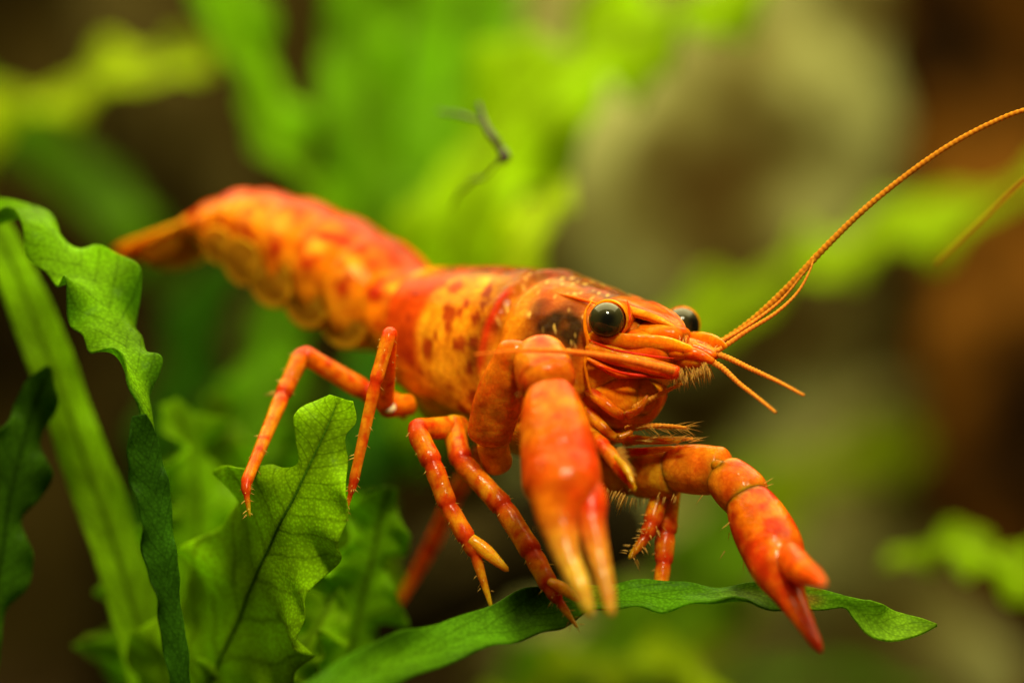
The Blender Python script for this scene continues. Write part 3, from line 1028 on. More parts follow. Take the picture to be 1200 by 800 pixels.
def build_abdomen():
    # dorsal midline: px, top py, depth, half width, height, yaw in degrees
    st = [(540, 322, 2.75, .62, 1.10, 42), (498, 318, 2.95, .80, 1.30, 40), (465, 291, 3.2, .90, 1.42, 37), (430, 267, 3.45, .92, 1.42, 34),
          (395, 249, 3.68, .90, 1.40, 32), (360, 236, 3.90, .86, 1.32, 30), (326, 227, 4.12, .80, 1.2, 28), (296, 223, 4.30, .72, 1.05, 27),
          (272, 229, 4.45, .62, 1.02, 26), (246, 240, 4.6, .50, .70, 26), (222, 253, 4.7, .30, .36, 26)]
    n, na = 150, 72
    S = crom(st, n)
    rings = np.zeros((n, na, 3))
    cols = np.zeros((n, na, 3))
    tt = np.linspace(0, 1, n)
    seg = (tt - .12) / .80 * 6.0
    C = np.array([P(s[0], s[1], s[2]) for s in S])
    Tn = np.array([unit(t) for t in np.gradient(C, axis=0)])
    for i in range(n):
        px, ty, d, w, h, yw = S[i]
        yw = math.radians(yw)
        rg = np.array([-math.sin(yw), -math.cos(yw), 0])
        up = unit(np.cross(rg, Tn[i]))
        if up[2] < 0:
            up = -up
        up = unit(up * .6 + UP * .4)
        q = seg[i] - math.floor(seg[i])
        step = 1 + .075 * float(sstep(0, .85, q)) * float(sstep(1.0, .93, q)) - .03
        scallop = abs(math.sin(math.pi * q)) ** .7
        for j in range(na):
            a = 2 * math.pi * j / na
            s, c = math.sin(a), math.cos(a)
            th = math.degrees(math.acos(max(-1, min(1, c))))
            lv = .46
            hh = lv * h if c > 0 else (1 - lv) * h
            side = float(sstep(95, 120, th)) * float(sstep(172, 140, th))
            k = step * (1 + .22 * side * (scallop - .7))
            cc = c if c > 0 else c * (1 - .38 * float(sstep(140, 175, th)))
            p = C[i] - up * lv * h * .98 + rg * s * w * k + up * cc * hh * k
            p = p + .02 * np.array([nz(p, 3, 1), nz(p, 3, 4), nz(p, 3, 6)])
            rings[i, j] = p
            n1 = nz(p, 2.5, 4)
            kc = mixc(ORANGE, AMBER, .2 + .6 * n1)
            kc = mixc(kc, RED * 1.05, .75 * float(sstep(.50, .95, q)) * float(sstep(70, 35, th)))
            kc = mixc(kc, RED, (.70 + .5 * n1) * float(sstep(58, 15, th)))
            kc = mixc(kc, np.array([.22, .018, .003]), .75 * float(sstep(34, 6, th + 14 * n1)))
            # one red spot per segment on the flank, a gloss highlight painted in amber above it
            kc = mixc(kc, np.array([.42, .02, .004]), 1.0 * math.exp(-(((q - .52) / .2) ** 2 + ((th - 82) / 11) ** 2)))
            kc = mixc(kc, np.array([.48, .03, .004]), .9 * math.exp(-(((q - .40) / .13) ** 2 + ((th - 42) / 9) ** 2)))
            kc = mixc(kc, np.array([.95, .50, .05]), .6 * math.exp(-(((q - .62) / .2) ** 2 + ((th - 58) / 12) ** 2)))
            kc = mixc(kc, np.array([.45, .02, .003]), 2.0 * max(0, nz(p, 4.5, 9) - .02) * float(sstep(112, 90, th)))
            kc = mixc(kc, AMBER, .6 * float(sstep(100, 125, th)))
            cols[i, j] = kc
    body.grid(rings, cols)


build_abdomen()
body.build("body", M_SHELL, cray)


def side_plate(px, py, d, a, b, tilt):
    """rounded translucent plate that hangs at the flank of one tail segment, with a thick bright rim"""
    mb = MB()
    yw = math.radians(30)
    ax = np.array([math.cos(yw), -math.sin(yw), 0])
    out = np.array([-math.sin(yw), -math.cos(yw), 0])
    t = math.radians(tilt)
    e1 = ax * math.cos(t) + UP * math.sin(t)
    e2 = UP * math.cos(t) - ax * math.sin(t)
    c = P(px, py, d)
    n = 40
    rings, cols = [], []
    for (q, h, k) in ((.05, .045, .2), (.4, .06, .25), (.70, .055, .2), (.84, .05, .6), (.92, .085, 1.0), (1.0, .05, 1.0), (1.0, -.05, 1.0), (.9, -.07, .9), (.5, -.05, .3), (.05, -.05, .2)):
        row, kr = [], []
        for j in range(n):
            w = 2 * math.pi * j / n
            p = c + e1 * math.cos(w) * a * q + e2 * math.sin(w) * b * q + out * (h - .10 * max(0, -math.sin(w)) * q)
            row.append(p)
            kr.append(mixc(np.array([.45, .20, .008]), AMBER, k))
        rings.append(row)
        cols.append(kr)
    mb.grid(np.array(rings), np.array(cols))
    mb.build("side_plate", M_FAN, cray)


for k in ((404, 372, 2.75, .40, .40, -30), (360, 352, 2.98, .38, .36, -30), (318, 330, 3.22, .36, .33, -32), (284, 307, 3.46, .33, .30, -34), (256, 288, 3.68, .28, .24, -30)):
    side_plate(*k)



# tail fan: middle plate and four side plates, each its own part
def fan_blade(name, base, tip, w, roll):
    mb = MB()
    n, m = 36, 15
    ax = np.linspace(0, 1, n)
    base, tip = np.asarray(base), np.asarray(tip)
    t = unit(tip - base)
    yw = math.radians(28)
    s0 = np.array([-math.sin(yw), -math.cos(yw), 0])
    s0 = unit(s0 - np.dot(s0, t) * t)
    nn = np.cross(t, s0)
    a = math.radians(roll)
    s, nrm = s0 * math.cos(a) + nn * math.sin(a), nn * math.cos(a) - s0 * math.sin(a)
    rings, cols = [], []
    for i in range(n):
        x = ax[i]
        ww = w * (float(sstep(-.2, .45, x)) * math.sqrt(max(0, 1 - max(0, (x - .55) / .46) ** 2))) + .006
        c = base + (tip - base) * x - UP * .05 * math.sin(math.pi * x)
        up, dn, cu = [], [], []
        for j in range(m):
            u = -1 + 2 * j / (m - 1)
            th = .05 * (1 - .7 * abs(u)) * (1 - .5 * x) + .03 * float(bump(u, 0, .15))
            p = c + s * u * ww + nrm * (-.10 * u * u * ww)
            up.append(p + nrm * th)
            dn.append(p - nrm * th)
            cu.append(mixc(mixc(ORANGE, AMBER, .5 + .6 * nz(p, 3, 2)), RED, .5 * float(bump(u, 0, .3)) * (1 - x)))
        rings.append(up + dn[::-1])
        cols.append(cu + cu[::-1])
    mb.grid(np.array(rings), np.array(cols))
    mb.build(name, M_FAN, cray)


fan_blade("tail_plate", P(275, 242, 4.5), P(138, 293, 5.3), .36, 10)
for tipxy, w, roll in (((146, 297, 5.0), .38, 22), ((168, 303, 4.75), .38, 32), ((150, 290, 5.7), .36, -10), ((176, 294, 6.0), .34, -20)):
    fan_blade("tail_paddle", P(268, 254, 4.55), P(*tipxy), w, roll)


# ---- limbs
def limb_colour(jred=.55, base=None, tip=None, seed=0.0, edge=.5):
    base = ORANGE if base is None else base
    tip = base if tip is None else tip

    def fn(t, a, p):
        c = mixc(base, tip, t)
        n1 = nz(p, 4.5, seed)
        c = mixc(c, AMBER, .35 + .6 * n1)
        e = max(float(sstep(.16, .0, t)), float(sstep(.80, .97, t)))
        c = mixc(c, RED, jred * e)
        c = mixc(c, RED, edge * max(0, math.cos(a * 2)) ** 3 * (.6 + .6 * n1))
        c = mixc(c, np.array([.55, .03, .004]), .5 * max(0, nz(p, 7, seed + 4) - .18) * 3)
        return c
    return fn


def segment(mb, p0, p1, r0, r1, mid_r=None, flat=1.0, colfn=None, bend=None, side=None, nseg=18, flare=.10, n=26):
    """one jointed piece with rounded ends and a slight collar where it meets the next"""
    p0, p1 = np.asarray(p0, float), np.asarray(p1, float)
    x = np.linspace(0, 1, n)
    xs = (1 - np.cos(math.pi * x)) / 2
    b = np.zeros(3) if bend is None else np.asarray(bend, float)
    Ln = np.linalg.norm(p1 - p0)
    d = (p1 - p0) / Ln
    path = np.array([p0 + (p1 - p0) * s + b * 4 * s * (1 - s) for s in xs])
    mr = (r0 + r1) / 2 * 1.0 if mid_r is None else mid_r
    rr = []
    for s in xs:
        r = r0 * (1 - s) * (1 - 2 * s if s < .5 else 0) + 0
        # quadratic through r0, mr, r1
        r = r0 * 2 * (s - .5) * (s - 1) - mr * 4 * s * (s - 1) + r1 * 2 * s * (s - .5)
        r *= 1 + flare * math.exp(-((s - .90) / .07) ** 2) + flare * .5 * math.exp(-((s - .08) / .06) ** 2)
        k0 = min(1, s * Ln / (r0 * .7 + 1e-6))
        k1 = min(1, (1 - s) * Ln / (r1 * .7 + 1e-6))
        r *= math.sqrt(max(.0006, 1 - (1 - k0) ** 2)) * math.sqrt(max(.0006, 1 - (1 - k1) ** 2))
        rr.append(r)
    rr = np.array(rr)
    sd = side if side is not None else unit(np.cross(d, (0, -1, 0.001)))
    tube(mb, path, rr, rr * flat, colfn or limb_colour(), side=sd, nseg=nseg)


def finger(mb, pts, rs, flat=.9, colfn=None, side=(1, 0, 0), n=34, nseg=18):
    path = crom(pts, n)
    r = np.maximum(crom(np.array(rs, float).reshape(-1, 1), n)[:, 0], .006)
    k = np.linspace(0, 1, n)
    end = np.sqrt(np.clip(1 - np.clip((k - .95) / .05, 0, 1) ** 2, .02, 1))
    start = np.sqrt(np.clip(1 - np.clip((.05 - k) / .05, 0, 1) ** 2, .02, 1))
    r = r * end * start
    tube(mb, path, r, r * flat, colfn or limb_colour(), side=side, nseg=nseg)


HAIRS = []


def hair(p, d, length, r=.007):
    HAIRS.append((np.asarray(p, float), unit(d), length, r))


hr = random.Random(5)


def hair_along(p0, p1, rad, n, length, lean=0.5, only=None):
    p0, p1 = np.asarray(p0, float), np.asarray(p1, float)
    t = unit(p1 - p0)
    for _ in range(n):
        s = hr.random()
        v = np.array([hr.gauss(0, 1) for _ in range(3)])
        if only is not None:
            v = v * .5 + np.asarray(only) * 1.5
        v = unit(v - np.dot(v, t) * t)
        hair(p0 + (p1 - p0) * s + v * rad * .9, v + t * lean, length * hr.uniform(.5, 1.2))


# right claw (hangs towards the viewer)
def near_claw():
    mb = MB()
    cl = limb_colour(.55, np.array([.78, .13, .004]), None, 2.0, .45)
    segment(mb, P(586, 552, .55), P(574, 512, .30), .18, .19, colfn=limb_colour(.3, AMBER, None, 1))
    segment(mb, P(572, 522, .25), P(618, 404, -.45), .24, .24, .29, .62, cl, bend=(-.08, 0, 0), n=34, nseg=26)
    # carpus: short domed piece over the elbow
    segment(mb, P(628, 402, -.42), P(645, 462, -1.0), .24, .30, .34, .9, limb_colour(.4, np.array([.70, .06, .003]), None, 5, .4), n=30, nseg=26, flare=.06)
    palm = [P(641, 446, -.95), P(645, 466, -1.05), P(650, 500, -1.25), P(656, 540, -1.5), P(659, 575, -1.75), P(655, 606, -1.95), P(664, 648, -2.2), P(680, 686, -2.42), P(694, 722, -2.6)]
    pr = [.20, .31, .40, .44, .435, .26, .155, .115, .055]

    def pc(t, a, p):
        n1 = nz(p, 3.2, 7)
        c = mixc(np.array([.70, .055, .003]), ORANGE, .35 + 1.3 * n1)
        c = mixc(c, AMBER, .9 * max(0, nz(p, 2.2, 12)) + .35 * float(bump(math.cos(a), -.2, .4)))
        c = mixc(c, np.array([.55, .025, .003]), 1.2 * max(0, nz(p, 7, 15) - .15))
        c = mixc(c, RED, .55 * float(bump(t, .45, .16)) * (0.8 + n1))
        c = mixc(c, np.array([.72, .40, .035]), float(sstep(.60, .85, t)))
        c = mixc(c, RED, .5 * float(sstep(.12, .03, t)))
        return c
    finger(mb, palm, pr, .80, pc, side=(1, .1, .3), n=60, nseg=34)
    o = mb.build("claw", M_LIMB, cray)
    md = MB()
    hing = [P(690, 560, -1.72), P(692, 585, -1.85), P(693, 612, -2.0), P(702, 652, -2.22), P(711, 690, -2.42), P(717, 722, -2.6)]

    def dc(t, a, p):
        c = mixc(RED * 1.05, np.array([.74, .40, .035]), float(sstep(.28, .75, t)))
        return mixc(c, ORANGE, .4 * nz(p, 4, 3) + .1)
    finger(md, hing, [.12, .19, .165, .125, .095, .05], .85, dc, side=(1, .1, .3), n=44, nseg=24)
    md.build("claw_finger", M_LIMB, o)
    hair_along(P(617, 470, -1.3), P(640, 620, -1.9), .42, 10, .09)
    for q in range(14):
        s = q / 13
        p = P(595 + 10 * s, 470 + 50 * s, .1)
        hair(p, (1, 0, -.3), .07)


near_claw()


def far_claw():
    mb = MB()
    cl = limb_colour(.5, np.array([.82, .16, .006]), None, 4.0, .5)
    segment(mb, P(690, 556, 1.3), P(772, 552, .75), .24, .26, .27, .8, limb_colour(.4, ORANGE, None, 1))
    segment(mb, P(738, 556, .95), P(795, 556, .45), .26, .26, .29, .85, cl)
    segment(mb, P(778, 548, .60), P(856, 552, .05), .24, .25, .30, .85, cl, nseg=24)
    segment(mb, P(840, 548, .10), P(886, 592, -.25), .21, .27, .30, .9, limb_colour(.6, np.array([.68, .05, .003]), None, 6, .5), nseg=26, flare=.08)
    # knuckle knob
    segment(mb, P(834, 543, -.02), P(852, 550, -.10), .06, .065, .075, 1, limb_colour(.8), nseg=12, n=14)
    palm = [P(872, 574, -.18), P(878, 588, -.25), P(890, 612, -.40), P(905, 642, -.62), P(913, 668, -.85), P(926, 698, -1.1), P(944, 730, -1.45), P(963, 764, -1.8)]
    pr = [.20, .285, .35, .365, .31, .185, .11, .045]

    def pc(t, a, p):
        n1 = nz(p, 4, 7)
        c = mixc(np.array([.66, .045, .003]), ORANGE, .30 + 1.3 * n1)
        c = mixc(c, np.array([.50, .02, .003]), 1.3 * max(0, nz(p, 8, 15) - .1))
        c = mixc(c, AMBER, .5 * max(0, nz(p, 9, 3)))
        c = mixc(c, RED, .5 * float(sstep(.5, .75, t)))
        return c
    finger(mb, palm, pr, .85, pc, side=(.9, 0, .45), n=60, nseg=34)
    o = mb.build("claw", M_LIMB, cray)
    md = MB()
    finger(md, [P(915, 640, -.75), P(926, 655, -1.0), P(940, 668, -1.5), P(954, 676, -2.1), P(966, 684, -2.7)], [.12, .19, .165, .115, .045], .85,
           lambda t, a, p: mixc(np.array([.74, .07, .003]), ORANGE, .3 + .6 * nz(p, 4, 1)), side=(.4, .3, .8), n=36, nseg=22)
    md.build("claw_finger", M_LIMB, o)
    hair_along(P(850, 565, -.1), P(895, 690, -.9), .34, 8, .12)
    hair_along(P(740, 560, .9), P(800, 560, .4), .27, 26, .12, 0, (.1, -.6, -.8))
    hair(P(896, 566, -.3), (.9, -.2, .7), .14)
    hair(P(897, 570, -.3), (1, -.2, .5), .12)
    hair(P(855, 612, -.4), (-1, -.2, -.7), .16)


far_claw()


def leg(joints, pincer=None, seed=0.0, hairs=10, red=.9, base=None, fixed=None):
    """joints: (point, radius) from hip to tip; one continuous limb, pinched and collared at each joint"""
    pts = [np.asarray(j[0], float) for j in joints]
    rad = [j[1] * .82 for j in joints]
    path, rr, sg = [], [], []
    for k in range(len(pts) - 1):
        Ln = np.linalg.norm(pts[k + 1] - pts[k])
        m = max(5, int(Ln / .028))
        for q in range(m):
            x = q / m
            path.append(pts[k] + (pts[k + 1] - pts[k]) * x)
            w = rad[k] * (1 - x) + rad[k + 1] * x
            if k + 2 < len(pts):
                w *= 1 + .08 * math.exp(-((1 - x) * Ln / .09 - .9) ** 2)
            if k:
                w *= 1 - .11 * math.exp(-(x * Ln / .06) ** 2) + .03 * math.exp(-(x * Ln / .09 - 1.6) ** 2)
            w *= 1 + .02 * math.sin(math.pi * x)
            rr.append(w)
            sg.append((k, x, Ln))
    path.append(pts[-1])
    rr.append(rad[-1])
    sg.append((len(pts) - 2, 1.0, 1.0))
    path = np.array(path)
    rr = np.array(rr)
    for _ in range(5):
        path[1:-1] = path[1:-1] * .5 + (path[:-2] + path[2:]) * .25
    k_end = np.arange(len(rr))[::-1] * .028
    tipr = max(rad[-1], .02)
    rr = rr * np.sqrt(np.clip(1 - np.clip(1 - (k_end + .004) / tipr, 0, 1) ** 2, .01, 1))
    m = len(path)
    T = np.array([unit(t) for t in np.gradient(path, axis=0)])
    b = unit(np.cross(T[0], (0.1, -1, .2)))
    nseg = 18
    R = np.zeros((m, nseg, 3))
    K = np.zeros((m, nseg, 3))
    last = len(pts) - 2
    for i in range(m):
        b = unit(b - np.dot(b, T[i]) * T[i])
        n = np.cross(T[i], b)
        k, x, Ln = sg[i]
        j = max(math.exp(-(x * Ln / .13) ** 2) if k else 0, math.exp(-((1 - x) * Ln / .11) ** 2) if k < last else 0)
        for q in range(nseg):
            a = 2 * math.pi * q / nseg
            p = path[i] + (b * math.cos(a) + n * math.sin(a)) * rr[i]
            R[i, q] = p
            n1 = nz(p, 4.5, seed)
            n2 = nz(p, 11, seed + 3)
            c = mixc(ORANGE if base is None else base, AMBER, .25 + .7 * n1)
            c = mixc(c, np.array([.50, .25, .012]), .35 * max(0, math.sin(math.pi * x)) * float(sstep(-.1, .3, nz(p, 3, seed + 8))))
            c = mixc(c, np.array([.55, .022, .003]), red * j)
            c = mixc(c, np.array([.62, .04, .004]), .8 * max(0, n2 - .05) * 2.2)
            c = mixc(c, RED, .45 * max(0, math.cos(a * 2 + seed)) ** 4)
            if k == last:
                c = mixc(c, AMBER, .7 * x)
            K[i, q] = c
    mb = MB()
    mb.grid(R, K)
    o = mb.build("walking_leg", M_LIMB, cray)
    if hairs:
        for k in range(1, len(pts) - 1):
            hair_along(pts[k], pts[k + 1], max(rad[k], rad[k + 1]) * .9, hairs, .075)
    if pincer:
        md = MB()
        finger(md, pincer[0], pincer[1], .85, limb_colour(.2, AMBER, None, seed + 9, .2), n=22, nseg=14)
        md.build("pincer_finger", M_LIMB, o)
    return o


# hind legs on the near side
leg([(P(480, 480, 1.6), .17), (P(428, 458, 1.6), .155), (P(354, 414, 1.35), .135), (P(331, 463, .95), .115), (P(288, 566, -.05), .080), (P(289, 580, -.12), .05), (P(293, 606, -.15), .012)], None, 1.0)
leg([(P(480, 474, 1.4), .16), (P(450, 478, 1.1), .14), (P(457, 388, .10), .105), (P(440, 448, -.05), .090), (P(414, 566, -.15), .068), (P(411, 578, -.15), .042), (P(403, 606, -.15), .010)], None, 2.0)
leg([(P(540, 500, 1.0), .17), (P(487, 503, .33), .15), (P(507, 543, .1), .145), (P(525, 592, -.05), .130), (P(548, 632, -.15), .125), (P(557, 650, -.2), .085), (P(576, 711, -.3), .026)],
    ([P(550, 630, -.2), P(570, 646, -.25), P(596, 669, -.35)], [.07, .085, .03]), 3.0)
leg([(P(530, 495, .9), .17), (P(540, 540, .5), .155), (P(590, 594, .2), .155), (P(624, 648, -.1), .150), (P(645, 688, -.33), .125), (P(655, 704, -.42), .070), (P(677, 735, -.6), .018)],
    ([P(643, 680, -.4), P(658, 688, -.5), P(679, 704, -.6)], [.05, .07, .03]), 4.0, 14)
# far-side legs
leg([(P(735, 555, 1.3), .16), (P(786, 556, .95), .17), (P(780, 625, .75), .15), (P(778, 660, .6), .12), (P(772, 700, .42), .09)], None, 5.0, 8)
leg([(P(730, 550, 1.0), .15), (P(780, 556, .8), .14), (P(764, 614, .55), .125), (P(756, 630, .48), .085), (P(737, 654, .35), .03)], None, 6.0, 0)
hair_along(P(766, 615, .5), P(738, 653, .35), .09, 54, .12, .5)
hair_along(P(785, 570, .6), P(765, 615, .5), .13, 14, .10, .3)
leg([(P(565, 530, 2.6), .14), (P(535, 575, 3.3), .13), (P(505, 640, 3.8), .12), (P(468, 705, 4.4), .05)], None, 7.0, 0)
# small leg tip with white bristles reaching between the claws
leg([(P(670, 490, .8), .13), (P(708, 524, -.25), .11), (P(734, 556, -.6), .105), (P(738, 563, -.66), .075), (P(744, 575, -.75), .03)],
    ([P(720, 532, -.62), P(734, 550, -.72), P(743, 568, -.82)], [.03, .045, .02]), 8.0, 0)
for q in range(34):
    s_ = q / 33
    hair(P(722 + 16 * s_, 526 + 28 * s_, -.68), (1, -.4, .5 - .9 * s_), .13 * hr.uniform(.6, 1.1), .006)
hair_along(P(700, 560, .4), P(745, 575, .2), .1, 40, .22, 0, (.1, -.3, -1))


# ---- eyes
def eye(c, axis, sink=0.0, name="eye"):
    axis = unit(axis)
    e1 = unit(np.cross(axis, UP))
    e2 = np.cross(e1, axis)
    mb = MB()
    n, m = 36, 48
    R, K = [], []
    for i in range(n):
        th = math.pi * (i + .03) / (n - .94)
        row, kr = [], []
        for j in range(m):
            ph = 2 * math.pi * j / m
            d = axis * math.cos(th) + (e1 * math.cos(ph) + e2 * math.sin(ph)) * math.sin(th)
            row.append(c + d * .212)
            # dark false pupil, olive iris, darker rim
            w = math.degrees(th)
            k = np.array([.004, .004, .003])
            k = mixc(k, np.array([.030, .027, .008]), float(sstep(9, 46, w)))
            k = mixc(k, np.array([.012, .010, .006]), float(sstep(58, 92, w)))
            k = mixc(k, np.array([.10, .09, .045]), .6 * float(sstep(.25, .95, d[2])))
            kr.append(k)
        R.append(row)
        K.append(kr)
    mb.grid(np.array(R), np.array(K))
    o = mb.build(name, M_EYE, cray)
    # orange stalk that cups the eye, with a rolled rim
    st = MB()
    out = unit(axis * .45 + RGT * np.sign(np.dot(axis, RGT) or 1) * .55 - UP * .1)
    out = unit(out)
    f1 = unit(np.cross(out, UP))
    f2 = np.cross(f1, out)
    prf = [(-.62, .17), (-.45, .20), (-.28, .215), (-.18, .228), (-.10, .240), (-.06, .242), (-.045, .236), (-.05, .226), (-.10, .205)]
    R, K = [], []
    for (z, r) in prf:
        z += sink
        r += sink * .2
        row, kr = [], []
        for j in range(40):
            ph = 2 * math.pi * j / 40
            p = c + out * z + (f1 * math.cos(ph) + f2 * math.sin(ph)) * r
            row.append(p)
            kr.append(mixc(ORANGE, AMBER, .15 + .6 * nz(p, 6, 1)) if z > -.2 else mixc(ORANGE, RED, .5))
        R.append(row)
        K.append(kr)
    st.grid(np.array(R), np.array(K), cap=False)
    st.build("eyestalk", M_LIMB, o)


eye(P(711, 375, -.02), (.02, -1, .05))
eye(P(799, 381, .95), (.55, -.55, .1), -.10)

# ---- feelers and face parts
def feeler(mb, pts, r0, r1, ring=.055, c1=AMBER, c2=None, nseg=8, rip=.30):
    pts = [np.asarray(p, float) for p in pts]
    dense = crom(pts, 200)
    L = np.concatenate([[0], np.cumsum(np.linalg.norm(np.diff(dense, axis=0), axis=1))])
    n = max(24, int(L[-1] / ring * 4))
    s = np.linspace(0, L[-1], n)
    path = np.stack([np.interp(s, L, dense[:, k]) for k in range(3)], 1)
    t = s / L[-1]
    base = r0 * (1 - t) + r1 * t
    ph = (s / ring) % 1.0
    r = base * (1 + rip * np.exp(-((ph - .75) / .16) ** 2))
    c2 = RED if c2 is None else c2
    dark = np.exp(-((ph - .25) / .2) ** 2)
    cols = [mixc(c1, c2, float(k) * .75) for k in dark]
    m = len(path)
    tube(mb, path, r, r, lambda tt, a, p: cols[min(m - 1, int(round(tt * (m - 1))))], side=(.2, 1, .1), nseg=nseg)
    return path


TAN = np.array([.60, .25, .012])
# the far antenna sweeps up to the right, leaves the picture and loops back
a1 = MB()
feeler(a1, [P(806, 415, .55), P(838, 405, .50), P(880, 377, .42), P(925, 335, .35), P(962, 295, .30), P(1010, 248, .25), P(1060, 207, .2), P(1110, 172, .15), P(1160, 145, .1),
            P(1205, 128, 0), P(1258, 122, .3), P(1280, 150, 1.0), P(1250, 180, 1.8), P(1200, 212, 2.4), P(1150, 258, 2.7), P(1096, 309, 2.9)], .042, .009, .066, TAN,
       np.array([.34, .08, .008]))
ant_far = a1.build("antenna", M_THIN, cray)
# the near antenna is folded back along the cheek
a2 = MB()
feeler(a2, [P(792, 436, -.25), P(770, 430, -.42), P(735, 422, -.62), P(700, 416, -.80), P(650, 411, -1.05), P(605, 411, -1.25), P(556, 415, -1.5)], .052, .010, .06,
       np.array([.86, .25, .02]), np.array([.80, .17, .01]), 10, .10)
ant_near = a2.build("antenna", M_THIN, cray)
# antennules: short feelers in two pairs
for pts, r0, r1 in (([P(820, 420, .1), P(842, 410, .1), P(875, 388, .12), P(910, 366, .15), P(935, 342, .2), P(950, 315, .25), P(954, 298, .3)], .030, .010),
                    ([P(822, 410, .3), P(845, 400, .3), P(880, 379, .3), P(915, 352, .3), P(940, 322, .3), P(950, 310, .3)], .024, .010),
                    ([P(824, 410, .2), P(850, 418, .05), P(880, 432, -.2), P(912, 447, -.5), P(942, 463, -.8)], .036, .014),
                    ([P(822, 418, .0), P(845, 430, -.15), P(866, 449, -.35), P(888, 466, -.6), P(909, 483, -.85)], .036, .014)):
    q = MB()
    feeler(q, pts, r0, r1, .05, np.array([.80, .32, .03]), np.array([.62, .14, .01]))
    q.build("antennule", M_THIN, cray)


def face_parts():
    lc = limb_colour(.6, ORANGE, None, 3, .5)
    fc = lambda t, a, p: mixc(mixc(np.array([.80, .14, .003]), AMBER, .2 + .8 * nz(p, 6, 2)), np.array([.62, .02, .004]), 1.1 * max(0, nz(p * np.array([.6, .6, 2.2]), 7, 4)))
    for sgn in (1, -1):
        # antenna base: runs along the cheek to a rounded red end
        mb = MB()
        if sgn > 0:
            finger(mb, [P(686, 406, .06), P(712, 414, .0), P(745, 424, -.10), P(775, 432, -.2), P(797, 438, -.26)], [.08, .115, .105, .095, .085], .9,
                   lambda t, a, p: mixc(fc(t, a, p), np.array([.72, .03, .004]), .9 * float(sstep(.86, .97, t))), n=44, nseg=20)
        else:
            finger(mb, [local(.0, -.6, -.02), local(.3, -.56, -.08), local(.6, -.45, -.12), local(.85, -.3, -.16)], [.08, .12, .11, .06], .9, fc)
        mb.build("antenna_base", M_LIMB, cray)
        # flat pointed scale above the base
        ms = MB()
        if sgn > 0:
            pts = [P(690, 392, .04), P(718, 398, -.03), P(750, 401, -.08), P(782, 402, -.12), P(812, 408, -.16)]
        else:
            pts = [local(.1, -.55, .04), local(.4, -.5, .03), local(.65, -.44, 0), local(.85, -.36, -.03), local(1.02, -.30, -.06)]
        finger(ms, pts, [.05, .085, .095, .075, .02], .40, lambda t, a, p: mixc(mixc(ORANGE, AMBER, .1 + .6 * nz(p, 5, 2)), np.array([.6, .015, .004]),
               .95 * float(sstep(.75, .45, t)) * float(sstep(.02, .15, t)) * max(0, -math.cos(a)) ** 1.2), side=(.1, -.2, 1), n=36, nseg=20)
        ms.build("antenna_scale", M_LIMB, cray)
    # antennule stalks in the middle
    for (a, b, c, q) in (((776, 398, .30), (808, 406, .12), (840, 417, .0), .075), ((786, 400, .5), (814, 405, .38), (842, 411, .28), .07), ((788, 420, .1), (812, 424, .0), (834, 421, -.06), .07),
                         ((790, 410, .0), (815, 414, -.08), (838, 424, -.12), .06)):
        mb = MB()
        finger(mb, [P(*a), P(*b), P(*c)], [q, q * 1.1, q * .5], 1, fc, n=24, nseg=14)
        mb.build("antennule_base", M_LIMB, cray)
    # folded mouth legs
    mcol = lambda t, a, p: mixc(mixc(AMBER, ORANGE, .7 + .8 * nz(p, 4, 1)), np.array([.60, .03, .004]), .2 + 1.5 * max(0, nz(p, 6, 7)))
    for pts, q in (([(684, 452, .10), (706, 470, -.20), (728, 486, -.26), (748, 480, -.25), (760, 462, -.22)], .105),
                   ([(686, 478, .10), (704, 498, -.15), (722, 512, -.2), (742, 505, -.18)], .10),
                   ([(692, 500, .35), (725, 512, .15), (760, 516, .05), (798, 517, -.05)], .11),
                   ([(690, 522, .55), (725, 530, .35), (760, 528, .22), (792, 524, .12)], .10)):
        mb = MB()
        n = len(pts)
        finger(mb, [P(k[0], k[1], k[2] + .24) for k in pts], [.72 * q * (1.05 - .68 * (i / (n - 1)) ** 1.5) for i in range(n)], .9, mcol, n=36, nseg=16)
        mb.build("mouth_leg", M_LIMB, cray)
    # thin palps
    for pts in ([P(742, 478, .1), P(765, 466, 0), P(785, 456, -.1), P(800, 449, -.15)], [P(733, 503, .2), P(760, 499, .1), P(785, 499, 0), P(804, 501, -.1)],
                [P(730, 520, .4), P(770, 514, .3), P(812, 514, .2)]):
        q = MB()
        feeler(q, pts, .04, .016, .05, np.array([.80, .32, .03]), np.array([.72, .22, .02]))
        q.build("palp", M_THIN, cray)


face_parts()

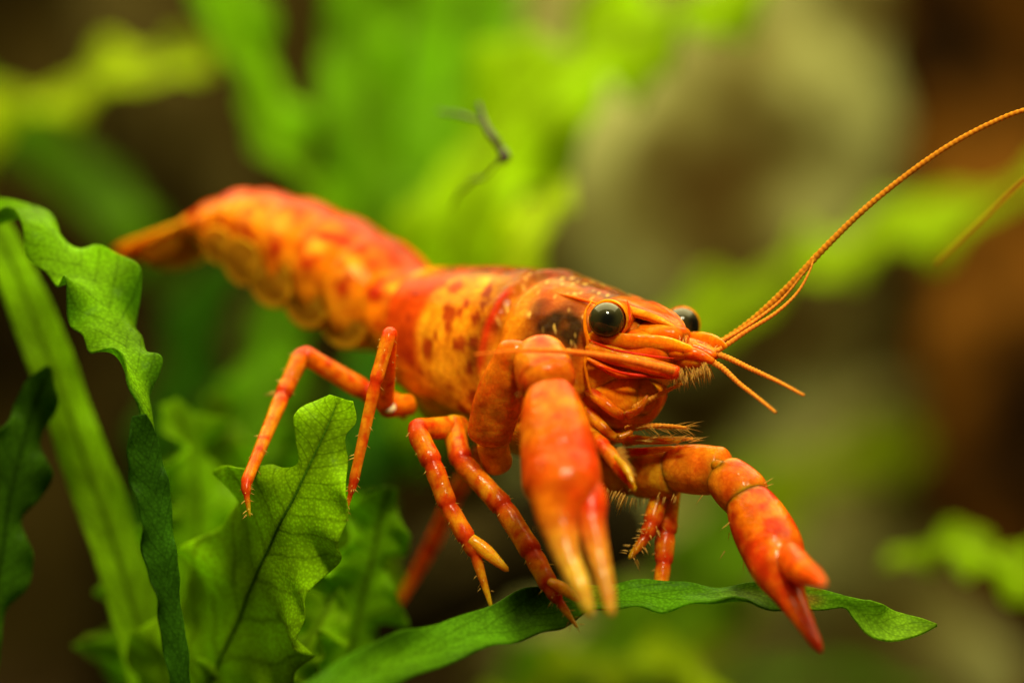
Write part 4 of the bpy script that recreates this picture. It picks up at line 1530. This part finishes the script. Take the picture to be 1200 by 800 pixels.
# bristles: beard under the antenna bases, fringes on palps, legs
for _ in range(190):
    x = hr.uniform(788, 832)
    y = 432 - (x - 810) * .25 + hr.uniform(-5, 6)
    hair(P(x, y, hr.uniform(-.3, .3)), (hr.uniform(-.3, .6), hr.uniform(-.4, .2), -1), hr.uniform(.08, .20), .0065)
for _ in range(50):
    x = hr.uniform(795, 838)
    hair(P(x, 400 + (x - 795) * .25, hr.uniform(-.1, .3)), (hr.uniform(-.2, .8), hr.uniform(-.4, .2), 1), hr.uniform(.04, .10), .005)
for _ in range(60):
    x = hr.uniform(745, 805)
    hair(P(x, 500 + hr.uniform(-2, 2), hr.uniform(0, .2)), (hr.uniform(.6, 1.4), 0, hr.uniform(-.9, .5)), hr.uniform(.10, .28), .005)
for _ in range(50):
    x = hr.uniform(745, 812)
    hair(P(x, 516 + hr.uniform(-4, 2), hr.uniform(.1, .3)), (hr.uniform(.6, 1.4), 0, hr.uniform(-.2, .6)), hr.uniform(.10, .25), .005)
for k in range(3):
    hair(P(333, 458 + k * 2, 1.3), (-1, -.1, .05 * (k - 1)), .26, .012)


def build_hairs():
    mb = MB()
    V, F = [], []
    for (p, d, L, r) in HAIRS:
        a = unit(np.cross(d, (.3, .5, .8)))
        b = np.cross(d, a)
        n0 = len(V)
        mid_p = p + d * L * .55 - UP * .04 * L
        for q in range(3):
            w = 2 * math.pi * q / 3
            V.append(p + (a * math.cos(w) + b * math.sin(w)) * r)
        for q in range(3):
            w = 2 * math.pi * q / 3
            V.append(mid_p + (a * math.cos(w) + b * math.sin(w)) * r * .7)
        V.append(p + d * L - UP * .13 * L)
        for q in range(3):
            k = (q + 1) % 3
            F.append((n0 + q, n0 + k, n0 + 3 + k, n0 + 3 + q))
            F.append((n0 + 3 + q, n0 + 3 + k, n0 + 6))
    mb.add(np.array(V), F, np.array([.80, .40, .07]))
    o = mb.build("bristles", M_THIN, cray)
    o["kind"] = "stuff"


build_hairs()

for o in bpy.data.objects:
    if "_o" in o:
        del o["_o"]
